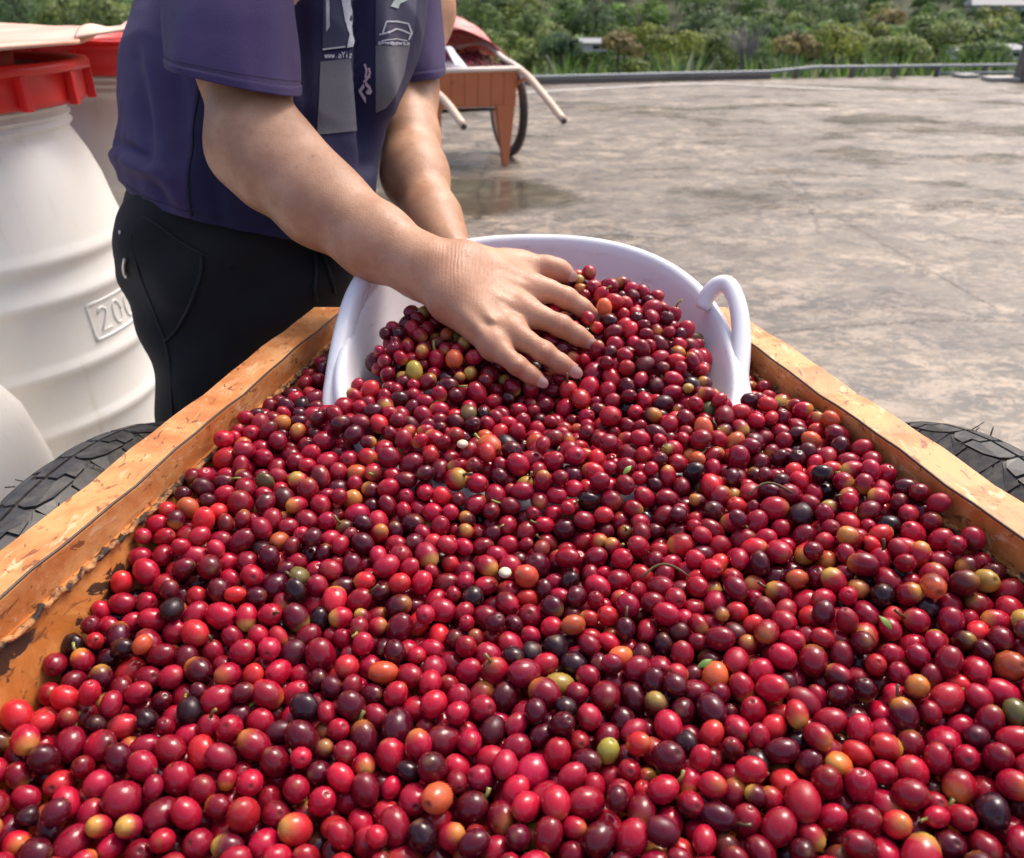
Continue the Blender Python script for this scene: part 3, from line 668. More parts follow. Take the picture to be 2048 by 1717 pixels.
# rest of the body: upper arm, far arm with its hand, trunk, neck, head
rest = Body()
HIP = P(450, 400, 1.0); CH = Vector((-.19, 1.13, 1.16)); SHL = P(835, -210, 1.10)
NK = Vector((-.12, 1.07, 1.30)); HD = Vector((-.05, 1.03, 1.43))
LA = [SHL, P(836, 20, 1.08), P(815, 190, 1.05), P(812, 275, 1.02), P(830, 350, .975), P(868, 440, .925), P(886, 480, .905)]; LR = [.055, .044, .034, .0375, .0355, .027, .0235]
for (a, b, ra, rb) in chain([A(p) for p in ua[:3]], ur[:3]) + [(A(HIP), A(CH), .11, .115), (A(SH), A(SHL), .07, .07), (A(CH), A(NK), .09, .055), (A(NK), A(HD), .055, .07), (A(HD), A(HD + Vector((.03, -.015, -.06))), .088, .062), (A(HD + Vector((.085, -.045, -.02))), A(HD + Vector((.10, -.05, -.035))), .012, .014)] + chain([A(p) for p in LA], LR):
    rest.base.append((a, b, ra, rb, .03))
lw = LA[-1]; palm = P(915, 520, .885)
rest.base.append((A(lw), A(palm), .022, .021, .02))
for k in range(4):
    b0 = P(905 + 22 * k, 512 + 4 * k, .876 - .004 * k); t0 = b0 + Vector((.012, -.03, .0)); t1 = b0 + Vector((.012, -.045, -.03 + .003 * k))
    b0 = b0 + Vector((0, .035, -.02)); t0 = b0 + Vector((.012, -.012, -.035)); t1 = t0 + Vector((.004, -.022, -.02))
    rest.groups.append(([(A(b0), A(t0), .010, .009), (A(t0), A(t1), .009, .0075)], .005, .012))
rest.groups.append(([(A(palm), A(palm + Vector((.035, -.004, .008))), .011, .010), (A(palm + Vector((.035, -.004, .008))), A(palm + Vector((.06, -.02, .004))), .010, .008)], .005, .012))
lo, hi = rest.bounds(); vb, fb = surface_nets(rest, lo, hi, .0055)
V = np.vstack([va, vb]) - A(PO); F_ = np.vstack([fa_, fb + len(va)])
body = mesh('body', V, F_, M_SKIN, person)
red = np.zeros(len(V)); wrn = np.zeros(len(V)); VW = V + A(PO)
for pts, rr in FING + [TH]:
    for i, wgt in ((0, .7), (2, .55), (4, .8)):
        d2 = np.linalg.norm(VW - A(pts[i] + up * .008), axis=1); red = np.maximum(red, wgt * np.exp(-(d2 / .013) ** 2))
    d2 = np.linalg.norm(VW - A(pts[2] + up * .009), axis=1); wrn = np.maximum(wrn, np.exp(-(d2 / .008) ** 2))
d2 = np.linalg.norm(VW - A(P(925, 545, .69)), axis=1); wrn = np.maximum(wrn, .9 * np.exp(-(d2 / .028) ** 2)); red = np.maximum(red, .35 * np.exp(-(d2 / .03) ** 2))
for nm, ar in (('red', red), ('wr', wrn)):
    at = body.data.attributes.new(nm, 'FLOAT', 'POINT'); at.data.foreach_set('value', ar.astype(np.float32))
sm = body.modifiers.new('smooth', 'SMOOTH'); sm.factor = .5; sm.iterations = 2
# fingernails
for pts, rr in FING + [TH]:
    tip, dip = pts[4], pts[3]; ax = (tip - dip).normalized(); nrm = (up - ax * up.dot(ax)).normalized(); nrm = (nrm + ax * .18).normalized(); sd_ = ax.cross(nrm).normalized()
    L, W = rr[4] * .95, rr[4] * .72; v = []; f = []; c = tip + ax * rr[4] * .30
    for i in range(7):
        for j in range(7):
            a = -1 + i / 3; b = -1 + j / 3; q = max(abs(a), abs(b)); s_ = q / max(math.hypot(a, b), 1e-6); a2, b2 = a * s_, b * s_
            v.append(c + ax * (a2 * L) + sd_ * (b2 * W) + nrm * (math.sqrt(max(0, (rr[4] * 1.03) ** 2 - (b2 * W) ** 2)) - .35 * max(0, a2) ** 2 * rr[4] * .8) - PO)
    f = [(i * 7 + j, (i + 1) * 7 + j, (i + 1) * 7 + j + 1, i * 7 + j + 1) for i in range(6) for j in range(6)]
    mesh('fingernail', v, f, M_NAIL, person)
# hair
hb = Body(); hb.base = [(A(HD + Vector((-.02, .01, .03))), A(HD + Vector((.0, 0, .03))), .088, .088, .02), (A(HD + Vector((-.05, .02, -.02))), A(HD + Vector((-.05, .02, -.03))), .06, .05, .03)]
lo, hi = hb.bounds(); vh, fh = surface_nets(hb, lo, hi, .006); mesh('hair', vh - A(PO), fh, M_HAIR, person)

# shirt: rings given by left and right silhouette, depth and half thickness
def wrinkle(th, v, seed):
    return sum(a * math.sin(k * th + p + q * v) for a, k, p, q in seed)
def ringloft(rings, nv, nu, seed, amp):
    k = crom(rings, nv); pts = np.zeros((nv, nu, 3)); sd_ = [(amp * RNG.uniform(.4, 1) / (1 + .25 * j), RNG.integers(2, 11), RNG.uniform(0, 6.3), RNG.uniform(-9, 9)) for j in range(9)]
    for i, (xa, ya, xb, yb_, t, b) in enumerate(k):
        Lp, Rp = P(xa, ya, t), P(xb, yb_, t); C = (Lp + Rp) / 2; e1 = (Rp - Lp) / 2; e2 = ray((xa + xb) / 2, (ya + yb_) / 2); e2.z = 0; e2 = e2.normalized() * b
        for j in range(nu):
            th = 2 * math.pi * j / nu; c, s = math.cos(th), math.sin(th); q = (abs(c) ** 2.3 + abs(s) ** 2.3) ** (-1 / 2.3)
            w = 1 + wrinkle(th, i / nv, sd_)
            pts[i, j] = C + e1 * (c * q * w) + e2 * (s * q * w)
    return pts
TR = [(238, 352, 735, 455, .965, .150), (229, 318, 742, 400, .962, .155), (226, 285, 748, 345, .962, .158), (236, 235, 752, 290, .965, .156), (238, 180, 765, 235, .97, .155),
      (246, 110, 800, 165, .975, .155), (262, 50, 828, 95, .985, .152), (285, -10, 840, 30, .99, .15), (325, -140, 845, -90, 1.0, .145), (390, -270, 840, -220, 1.01, .13), (500, -340, 800, -300, 1.02, .09), (560, -370, 760, -345, 1.02, .06)]
NV, NU = 120, 200
ST = ringloft(TR, NV, NU, 1, .006)
def fold(px0, py0, px1, py1, wpx, dep):
    """push a crease (dep < 0) or a ridge into the near side of the shirt along a line given in photo pixels"""
    X, Y_, F = proj(ST); a = np.array([px0, py0]); b = np.array([px1, py1]); ab = b - a; L2 = ab @ ab
    t = np.clip(((X - a[0]) * ab[0] + (Y_ - a[1]) * ab[1]) / L2, 0, 1); d = np.hypot(X - a[0] - t * ab[0], Y_ - a[1] - t * ab[1])
    near = np.arange(NU)[None, :] > NU // 2
    wgt = np.exp(-(d / wpx) ** 2) * near * np.sin(np.clip(t, .06, .94) * math.pi) ** .4
    c = ST.mean(1, keepdims=True); n_ = ST - c; n_ /= np.linalg.norm(n_, axis=2, keepdims=True); ST[...] += n_ * (wgt * dep)[..., None]
for q in ((295, 20, 330, 330, 14, .008), (270, 120, 300, 330, 10, -.006), (340, 60, 372, 300, 16, -.007), (228, 285, 300, 322, 11, -.009), (226, 312, 345, 352, 16, .010), (260, 180, 320, 320, 18, -.006), (330, 345, 372, 420, 14, .006), (300, 350, 340, 410, 9, -.005),
          (722, -40, 735, 330, 15, -.030), (765, -20, 770, 220, 18, .010), (600, -40, 612, 300, 12, -.006), (640, 280, 680, 470, 16, .006), (470, 380, 640, 470, 14, .004), (420, 330, 450, 470, 14, -.004)): fold(*q)
from mathutils import noise as mnoise
def crumple(S, amp, seed):
    c = S.mean(1, keepdims=True); n_ = S - c; n_ /= np.linalg.norm(n_, axis=2, keepdims=True)
    for i in range(S.shape[0]):
        for j in range(S.shape[1]):
            x_, y_, z_ = S[i, j]; u = mnoise.noise(Vector((9 * x_ + 6 * z_ + seed, 9 * y_, 3.2 * z_ - 3 * x_))); w_ = mnoise.noise(Vector((19 * x_ - 11 * z_, 17 * y_ + seed, 8 * z_ + 5 * x_)))
            S[i, j] += n_[i, j] * amp * ((1 - abs(u) * 3) * 1.0 + (.5 - abs(w_) * 1.6) * .55)
crumple(ST, .0052, 3.)
shirt = empty('t_shirt', (0, 0, 0)); shirt.parent = person
def shirtpart(name, j0, j1, m, i0=0, i1=NV):
    js = [j % NU for j in range(j0, j1 + 1)]; v = [ST[i, j] - A(PO) for i in range(i0, i1) for j in js]; k = len(js)
    f = [(a * k + b, a * k + b + 1, (a + 1) * k + b + 1, (a + 1) * k + b) for a in range(i1 - i0 - 1) for b in range(k - 1)]
    o = mesh(name, v, f, m, shirt); s_ = o.modifiers.new('thick', 'SOLIDIFY'); s_.thickness = .0016; s_.offset = -1; return o
# seam column: where the near side passes px ~ 380
X, Y_, F = proj(ST[15]); cand = [j for j in range(NU // 2, NU)]; JS = min(cand, key=lambda j: abs(X[j] - 372))
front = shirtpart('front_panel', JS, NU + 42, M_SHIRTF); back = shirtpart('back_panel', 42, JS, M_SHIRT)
dg = bpy.context.evaluated_depsgraph_get()
def bvh_of(pts3, nv, nu, wrap=True):
    f = [(i * nu + j, i * nu + (j + 1) % nu, (i + 1) * nu + (j + 1) % nu, (i + 1) * nu + j) for i in range(nv - 1) for j in range(nu)]
    return BVHTree.FromPolygons([tuple(p) for p in pts3.reshape(-1, 3)], f)
BS = bvh_of(ST, NV, NU)
def onto(bvh, px, py, off, back=None):
    d = ray(px, py).normalized(); h = bvh.ray_cast(EYE, d)
    if h[0] is None: return None
    n_ = h[1] if h[1].dot(d) < 0 else -h[1]
    return h[0] + n_ * off
def decal(bvh, polys, off=.0012, step=9):
    """flat print: polygons in photo pixels laid on a cloth surface"""
    mb = MB()
    for poly in polys:
        bm = bmesh.new(); vs = [bm.verts.new((x, y, 0)) for x, y in poly]; fc = bm.faces.new(vs); bmesh.ops.triangulate(bm, faces=[fc])
        for _ in range(5):
            es = [e for e in bm.edges if e.calc_length() > step]
            if not es: break
            bmesh.ops.subdivide_edges(bm, edges=es, cuts=1); bmesh.ops.triangulate(bm, faces=bm.faces[:])
        bm.verts.ensure_lookup_table(); hit = [onto(bvh, v_.co.x, v_.co.y, off) for v_ in bm.verts]
        mp = {}; vv = []
        for i, h in enumerate(hit):
            if h is not None: mp[i] = len(vv); vv.append(h)
        mb.add(vv, [tuple(mp[v_.index] for v_ in f_.verts) for f_ in bm.faces if all(v_.index in mp for v_ in f_.verts) and max((hit[a.index] - hit[b.index]).length for a in f_.verts for b in f_.verts) < .05]); bm.free()
    return mb
def strip(pts, w0):
    """polyline in pixels -> quads of a given width"""
    out = []
    for (x0, y0), (x1, y1) in zip(pts, pts[1:]):
        L = math.hypot(x1 - x0, y1 - y0) or 1; nx_, ny_ = -(y1 - y0) / L * w0 / 2, (x1 - x0) / L * w0 / 2
        out.append([(x0 + nx_, y0 + ny_), (x1 + nx_, y1 + ny_), (x1 - nx_, y1 - ny_), (x0 - nx_, y0 - ny_)])
    return out
def dec(name, polys, m, off=.0012, bvh=None, parent=None):
    mb = decal(bvh or BS, polys, off)
    if mb.v: return pb(mb, name, m, parent or shirt)
dec('print_block', [[(641, 125), (701, 118), (712, 262), (634, 271), (638, 200)], [(752, 92), (818, 92), (806, 150), (790, 190), (772, 215), (752, 225)]], M_GREYP)
dec('print_picture', [[(646, -40), (706, -40), (706, 96), (646, 100)], [(752, -40), (835, -40), (828, 60), (818, 88), (752, 88)]], M_MIDP, .0010)
dec('print_figure', [[(651, -30), (657, -30), (660, 55), (653, 66)], [(678, -30), (696, -30), (703, 40), (708, 70), (704, 95), (694, 98), (698, 70), (690, 45), (684, 10)], [(646, 100), (690, 94), (690, 97), (646, 103)]] + strip([(765, 70), (772, 45), (790, 43), (815, 48), (821, 66), (815, 80)], 3) + strip([(760, 71), (775, 67), (790, 58), (805, 62), (818, 68)], 3) + strip([(763, 84), (790, 78), (812, 82)], 2), M_PALEP, .0020)
dec('print_leaf', [[(779, 14), (789, -2), (800, -30), (822, -20), (812, 2), (798, 8), (794, 18)]], M_SAGE, .0020)
# small caption  "...www.Yi..."  and the illegible one on the far half
def letters(s, x0, y0, w0, h0, sk=0):
    G = {'w': [[(0, .4), (.25, 1), (.5, .5), (.75, 1), (1, .4)]], 'e': [[(0, .7), (1, .7), (.8, .4), (.2, .4), (0, .7), (.3, 1), (1, .95)]], 'm': [[(0, 1), (0, .45), (.5, .5), (.5, 1)], [(.5, .5), (1, .5), (1, 1)]],
         'a': [[(.1, .45), (.8, .45), (.9, 1), (.1, 1), (.1, .7), (.85, .7)]], 'Y': [[(0, 0), (.5, .5), (1, 0)], [(.5, .5), (.5, 1)]], 'i': [[(.5, .4), (.5, 1)], [(.5, .1), (.5, .2)]], 'z': [[(.1, .4), (.9, .4), (.1, 1), (.9, 1)]], '2': [[(.1, .2), (.5, 0), (.9, .25), (.1, 1), (.95, 1)]],
         '.': [[(.4, .92), (.6, 1)]], 's': [[(.9, .45), (.2, .4), (.2, .65), (.85, .75), (.8, 1), (.1, .95)]]}
    out = []
    for i, c in enumerate(s):
        for pl_ in G.get(c, []): out += strip([(x0 + w0 * (i + a * .8), y0 + h0 * b + sk * (i + a)) for a, b in pl_], 1.5)
    return out
dec('print_caption', letters('www.aYiz', 650, 107, 6.8, 12, -.2), M_PALEP, .0022)
dec('print_caption', letters('amwaewsa', 757, 82, 7.6, 9, -.1), M_PALEP, .0022)
dec('print_lettering', strip([(731, 130), (735, 142), (733, 158), (742, 155)], 4) + strip([(739, 138), (742, 148), (736, 160), (729, 166)], 4) + [[(729, 168), (731, 176), (725, 184), (733, 196), (733, 207), (727, 198), (718, 183)], [(733, 164), (742, 174), (746, 184), (742, 190), (734, 188), (733, 184), (740, 184), (738, 178), (732, 172)]], M_PINKP, .0022)
pb(MB().tube([Vector(ST[i, JS]) for i in range(2, 70)], .0011, 6), 'seam', M_SEAM, shirt)
# hem double stitching
hx, hy, _ = proj(ST[4]); dec('hem_stitch', strip([(hx[j % NU], hy[j % NU]) for j in range(NU // 2 + 12, NU - 10, 3)], 1.3), M_SEAM, .0008)
# sleeves
def sleeve(rings, name, hemrows):
    nv, nu = 60, 96; s_ = ringloft(rings, nv, nu, 3, .008)
    crumple(s_, .0034, 11. + nv)
    # turned hem: a step out over the last rows
    c = s_.mean(1, keepdims=True); n_ = (s_ - c); n_ /= np.linalg.norm(n_, axis=2, keepdims=True)
    s_[:hemrows] += n_[:hemrows] * .0016
    f = [(i * nu + j, i * nu + (j + 1) % nu, (i + 1) * nu + (j + 1) % nu, (i + 1) * nu + j) for i in range(nv - 1) for j in range(nu)]
    o = mesh(name, (s_ - A(PO)).reshape(-1, 3), f, M_SHIRT, shirt); m_ = o.modifiers.new('thick', 'SOLIDIFY'); m_.thickness = .002; m_.offset = 1
    return s_
S1 = sleeve([(331, 132, 590, 188, .772, .070), (329, 112, 590, 160, .773, .071), (330, 60, 588, 80, .78, .073), (332, 0, 586, 5, .79, .075), (338, -120, 584, -110, .82, .078), (350, -240, 570, -230, .84, .08), (400, -330, 540, -320, .86, .06)], 'sleeve', 8)
S2 = sleeve([(790, 158, 882, 150, 1.06, .062), (792, 130, 885, 122, 1.06, .063), (796, 60, 882, 50, 1.065, .062), (790, -20, 880, -40, 1.07, .065), (780, -120, 878, -140, 1.08, .07), (760, -230, 850, -240, 1.08, .06)], 'sleeve', 8)
BS1 = bvh_of(S1, 60, 96)
hx, hy, _ = proj(S1[8]); dec('hem_stitch', strip([(hx[j % 96], hy[j % 96]) for j in range(50, 95, 2)], 1.4), M_SEAM, .0022, BS1)
hx, hy, _ = proj(S1[10]); dec('hem_stitch', strip([(hx[j % 96], hy[j % 96]) for j in range(50, 95, 2)], 1.2), M_SEAM, .0022, BS1)

# trousers
tb = Body()
KN = P(458, 930, 1.0); KL = P(640, 900, 1.12)
for (a, b, ra, rb) in [(P(490, 430, .985), P(486, 480, .975), .100, .122), (P(428, 500, .965), KN, .096, .072), (P(560, 500, 1.03), KL, .10, .072), (P(352, 455, 1.0), P(368, 510, .985), .052, .064),
                       (P(590, 520, .955), P(612, 575, .935), .062, .040), (P(640, 520, .99), P(645, 560, .975), .05, .04),
                       (KN, Vector((KN.x - .02, KN.y + .05, .10)), .074, .055), (KL, Vector((KL.x, KL.y + .04, .10)), .072, .055)]:
    tb.base.append((A(a), A(b), ra, rb, .05))
def tfn(p):
    d = tb(p); x, y, z = p.T
    return d + .0036 * np.sin(38 * x + 22 * z + 3 * np.sin(17 * z)) + .0030 * np.sin(61 * z - 45 * x + 20 * y)
lo, hi = tb.bounds(); vt, ft = surface_nets(tfn, lo, hi, .006)
tro = mesh('trousers', vt - A(PO), ft, M_TROUS, person); sm = tro.modifiers.new('smooth', 'SMOOTH'); sm.factor = .5; sm.iterations = 3
BT = BVHTree.FromPolygons([tuple(a) for a in vt], [tuple(int(i) for i in q) for q in ft])
dec('pocket_edge', strip([(405, 512), (402, 545), (393, 575), (380, 610), (365, 640), (350, 662), (331, 683)], 5), M_SEAM, .002, BT, tro) if False else None
def seamtube(name, px, m, r, off=.001, parent=person):
    pts = [onto(BT, x, y, off) for x, y in px]; pts = [p for p in pts if p is not None]
    if len(pts) > 1: pb(MB().tube([Vector(a) for a in crom(pts, len(pts) * 5)], r, 6), name, m, parent)
seamtube('pocket_edge', [(405, 512), (402, 545), (393, 575), (380, 610), (365, 640), (350, 664), (331, 683)], M_SEAM, .0022)
seamtube('side_seam', [(262, 470), (273, 527), (288, 570), (303, 608), (318, 650), (330, 683), (340, 731), (343, 793), (346, 840)], M_SEAM, .0016, 0)
seamtube('waist_seam', [(250, 420), (300, 440), (360, 482), (410, 510), (470, 535)], M_SEAM, .0016, 0)
seamtube('drawstring', [(628, 505), (632, 540), (630, 575), (632, 600)], M_SEAM, .0022, .002)
seamtube('drawstring', [(640, 500), (652, 530), (662, 560), (668, 585)], M_SEAM, .0018, .002)
seamtube('zip_pull', [(254, 517), (252, 532), (254, 545), (259, 552)], M_STEELB, .0022, .003)
seamtube('rivet', [(243, 463), (243.5, 469)], M_STEELB, .0014, .002)
for k in (KN + Vector((-.02, .05, 0)), KL + Vector((0, .04, 0))):
    sb = Body(); c = Vector((k.x, k.y, .05)); sb.base = [(A(c), A(c + Vector((.12, -.06, -.012))), .048, .036, .03), (A(c + Vector((-.03, .015, -.005))), A(c), .04, .048, .03)]
    lo, hi = sb.bounds(); v2, f2 = surface_nets(sb, lo, hi, .008); v2[:, 2] = np.maximum(v2[:, 2], .001); mesh('shoe', v2 - A(PO), f2, M_SHOE, person)

# ------------------------------------------------------------------ barrels
def barrel_profile(sc=1.):
    p = [(.001, .004), (.225, .004), (.25, .03), (.262, .09), (.268, .20), (.272, .30), (.272, .40)]
    def rib(z, r): return [(r, z - .02), (r + .002, z - .011), (r + .0055, z - .005), (r + .006, z), (r + .0055, z + .005), (r + .002, z + .011), (r, z + .02)]
    p += rib(.46, .268) + rib(.552, .264) + rib(.659, .259) + rib(.715, .255)
    p += [(.249, .76), (.241, .80), (.229, .835), (.216, .862), (.210, .874)]
    for k in range(4): z = .880 + k * .0125; p += [(.213, z), (.2165, z + .003), (.2165, z + .006), (.211, z + .0095)]
    p += [(.205, .96), (.195, .965)]
    return p
def barrel(x, y, rz, label, z=0, num=False, hub=True):
    e = empty('plastic_barrel', (x, y, z), rz); tag(e, label, 'barrel', 'white plastic barrels with red lids')
    MB().lathe(barrel_profile(), 112).build('drum', M_HDPE, e)
    lid = MB().lathe([(.235, .915), (.245, .916), (.2465, .925), (.2475, .958), (.259, .960), (.2595, .968), (.257, .9725), (.245, .9735), (.238, .970), (.232, .955), (.205, .945), (.001, .945)], 112).build('lid', M_RED, e)
    for k in range(16):
        a = 2 * math.pi * k / 16 + .1; rm = Matrix.Rotation(a, 3, 'Z')
        MB().box(rm @ Vector((.2525, 0, .937)), (.0125, .012, .045), rm).build('grip_rib', M_RED, lid, False, bevel=.0015)
    if hub: MB().lathe([(.155, .945), (.158, .988), (.154, .993), (.001, .993)], 64).build('hub', M_RED, lid)
    if num:
        bv = [(.259 * math.cos(a), .259 * math.sin(a), zz) for zz in (.5, .7) for a in np.linspace(-3.2, 3.2, 180)]
        def on(a, zz, off): r_ = float(np.interp(zz, [.57, .64], [.2645, .2595])) + off; return Vector((r_ * math.cos(a), r_ * math.sin(a), zz))
        a0 = num; W, Hh = .118 / .26, .056
        def st(name, uv, r=.0024):
            MB().tube([on(a0 + (u - .5) * W, .580 + v_ * Hh, -.0006) for u, v_ in uv], r, 8).build(name, M_HDPE, e)
        st('embossed_frame', [(a, 0) for a in np.linspace(0, 1, 12)] + [(1, b) for b in np.linspace(.1, 1, 6)] + [(a, 1) for a in np.linspace(.9, 0, 12)] + [(0, b) for b in np.linspace(.9, 0, 6)])
        cs = lambda x0: [(x0 + .085 * math.cos(t), .5 + .32 * math.sin(t)) for t in np.linspace(0, 6.283, 22)]
        st('embossed_digit', [(.14, .68), (.17, .8), (.23, .82), (.29, .74), (.29, .62), (.14, .2), (.31, .2)], .0022)
        st('embossed_digit', cs(.50), .0022); st('embossed_digit', cs(.78), .0022)
    return e
barrel(-.895, 1.268, .3, 'nearest white barrel with open ringed red lid, embossed 200 panel on its side', num=-.44)
barrel(-.74, 1.84, .1, 'second white barrel with red lid, between the nearest barrel and the worker', z=.012, hub=False)
barrel(-1.22, 1.86, .5, 'rearmost white barrel under the salmon sheet at the left edge', z=0, hub=False)
# rounded white can at the lower left
e = empty('white_can', (-.765, .80, 0)); tag(e, 'white plastic can with rounded shoulder at the lower left, behind the tyre', 'can')
MB().lathe([(r_ * .78, z_ * 1.19) for r_, z_ in [(.001, .004), (.2, .004), (.262, .03), (.270, .10), (.268, .25), (.264, .36), (.254, .44), (.236, .50), (.20, .545), (.14, .58), (.07, .592), (.066, .60), (.066, .625), (.001, .625)]], 96).build('drum', M_HDPE, e)
MB().lathe([(.058, .72), (.062, .724), (.062, .765), (.056, .77), (.001, .77)], 40).build('cap', M_HDPE, e)
# salmon sheet lying over the lids
v = []; f = []; nu_, nv_ = 34, 22
for i in range(nv_):
    for j in range(nu_):
        u = j / (nu_ - 1); w_ = i / (nv_ - 1)
        n0 = PZ(-260 + 410 * u, 97 - 15 * u ** 2.2, 1.000); f0 = PZ(-300 + 500 * u, 47 + 24 * max(0, u - .72) ** 1.2 * 3.2, 1.000)
        p = n0.lerp(f0, w_); p.z += .006 + .006 * math.sin(p.x * 9 + p.y * 4) + .010 * max(0, u - .6) * math.sin(p.y * 8)
        v.append(p)
f = [(i * nu_ + j, i * nu_ + j + 1, (i + 1) * nu_ + j + 1, (i + 1) * nu_ + j) for i in range(nv_ - 1) for j in range(nu_ - 1)]
o = mesh('salmon_sheet', v, f, M_SALM); m_ = o.modifiers.new('thick', 'SOLIDIFY'); m_.thickness = .006; tag(o, 'faded salmon plastic sheet lying over the barrel tops at the upper left', 'sheet')
# crumpled cloth at the right end of it
v = []; 
for i in range(14):
    for j in range(26):
        u = j / 25; w_ = i / 13; p = PZ(150 + 150 * u, 82 - 4 * u, .998).lerp(PZ(175 + 130 * u, 66, .998), w_)
        p.z += .006 + .011 * math.sin(w_ * math.pi) * (.5 + .5 * math.sin(u * 9 + .5)) + .012 * u; v.append(p)
f = [(i * 26 + j, i * 26 + j + 1, (i + 1) * 26 + j + 1, (i + 1) * 26 + j) for i in range(13) for j in range(25)]
o = mesh('crumpled_cloth', v, f, mat('pale_pink_cloth', (.80, .55, .42), .7)); m_ = o.modifiers.new('thick', 'SOLIDIFY'); m_.thickness = .003; tag(o, 'pale crumpled cloth on the red lid beside the back of the worker', 'cloth')

# ------------------------------------------------------------------ far cart
PSI = R(22); foot = PZ(1010, 332, 0)
M_OR2 = mat('orange_paint_faded', (.55, .17, .06), .55, build=lambda q: (q.color(q.mix(q.math('MULTIPLY', q.ramp(q.noise(q.co(), 11, 6, .7), .62, .70), .9), q.mix(q.noise(q.co(), 5, 5), (.50, .135, .05), (.60, .21, .09)), (.06, .03, .02))),))
M_CREAM = mat('cream_paint', (.72, .52, .36), .4, build=lambda q: q.color(q.mix(q.noise(q.co(), 9, 5), (.66, .42, .26), (.78, .62, .47))))
M_PALE = mat('pale_rim_paint', (.78, .68, .58), .45)
fc = empty('hand_cart', foot + Vector((-.232, -.10, 0)), PSI); tag(fc, 'smaller faded orange hand cart with cream handles standing far off on the wet yard', 'hand cart', 'orange hand carts')
# local frame: x to the right, y away; box front (handle side) at y=0
def hx_(mb, x0, x1, y0, y1, z0, z1, dx=0, dy0=0, dy1=0):
    return mb.hexa([(x0, y0, z0), (x1, y0, z0), (x1, y1, z0), (x0, y1, z0)], [(x0 - dx, y0 + dy0, z1), (x1 + dx, y0 + dy0, z1), (x1 + dx, y1 + dy1, z1), (x0 - dx, y1 + dy1, z1)])
BZ, TZ = .41, .64
for k in range(7):
    hx_(MB(), -.335 + k * .0957 + .0015, -.335 + (k + 1) * .0957 - .0015, 0, .014, BZ, TZ - .004, 0, -.03, -.03).build('panel_board', M_OR2, fc, False, bevel=.004)
hx_(MB(), -.335, .335, .006, .02, BZ, TZ - .006, 0, -.03, -.03).build('rear_panel', M_OR2, fc, False)
for s in (-1, 1):
    hx_(MB(), s * .335 - .006, s * .335 + .006, .02, .72, BZ, TZ, 0, 0, .05).build('side_panel', M_OR2, fc, False)
hx_(MB(), -.335, .335, .72, .732, BZ, .76, 0, .07, .07).build('front_panel', M_OR2, fc, False)
hx_(MB(), -.335, .335, .01, .72, BZ - .008, BZ, 0).build('floor_panel', M_OR2, fc, False)
MB().tube([(-.38, -.03, TZ), (.345, -.03, TZ)], .021, 8, flat=.8).build('rim_bar', M_PALE, fc)
for s in (-1, 1):
    pts = crom([(s * .375, -.10, TZ - .04), (s * .355, .02, TZ + .005), (s * .345, .28, TZ + .05), (s * .335, .55, TZ + .12), (s * .30, .76, TZ + .125), (s * .16, .79, TZ + .09)], 24)
    MB().tube([Vector(a) for a in pts], .022, 8, flat=.8).build('side_rim', M_PALE, fc)
    pts = crom([(s * .34, .02, TZ), (s * .365, -.14, TZ - .045), (s * .335, -.50, TZ - .14), (s * .325, -.80, TZ - .245)], 20)
    MB().tube([Vector(a) for a in pts],   .024, 12).build('handle', M_CREAM, fc)
    MB().tube([(s * .325, -.798, TZ - .244), (s * .3246, -.810, TZ - .250)], .016, 12).build('grip_opening', M_RUBBER, fc)
    lg = MB(); x = s * .265
    lg.hexa([(x - .02, .02, 0), (x + .02, .02, 0), (x + .02, .06, 0), (x - .02, .06, 0)], [(x - .075, 0, BZ), (x + .065, 0, BZ), (x + .065, .05, BZ), (x - .075, .05, BZ)])
    lg.build('leg', M_OR2, fc, False, bevel=.004)
    MB().tube([(s * .32, .0, BZ + .12), (s * .38, -.09, TZ - .05)], .012, 6).build('brace', M_OR2, fc)
MB().tube([(-.45, .40, .34), (.45, .40, .34)], .014, 8).build('axle', M_STEEL, fc)
for s in (-1, 1):
    wl = MB().lathe([(.285, -.026), (.31, -.03), (.335, -.018), (.342, 0), (.335, .018), (.31, .03), (.285, .026), (.285, -.026)], 64, M=Matrix.Rotation(math.pi / 2, 3, 'Y')).build('wheel', M_RUBBER, fc)
    wl.location = (s * .435, .40, .34)
    MB().lathe([(.286, -.022), (.27, -.02), (.262, 0), (.27, .02), (.286, .022)], 56, M=Matrix.Rotation(math.pi / 2, 3, 'Y')).build('rim', M_CREAM, wl)
    MB().lathe([(.001, -.04), (.035, -.04), (.035, .04), (.001, .04)], 16, M=Matrix.Rotation(math.pi / 2, 3, 'Y')).build('hub', M_STEEL, wl)
    mb = MB()
    for k in range(16):
        a = 2 * math.pi * k / 16; mb.tube([(.03 * (-1) ** k, .03 * math.cos(a), .03 * math.sin(a)), (0, .272 * math.cos(a + .2), .272 * math.sin(a + .2))], .003, 4)
    sp_ = mb.build('spokes', M_CREAM, wl); sp_['kind'] = 'stuff'
def fw(x, y, z): c, s = math.cos(PSI), math.sin(PSI); L = fc.location; return Vector((L.x + x * c - y * s, L.y + x * s + y * c, z))
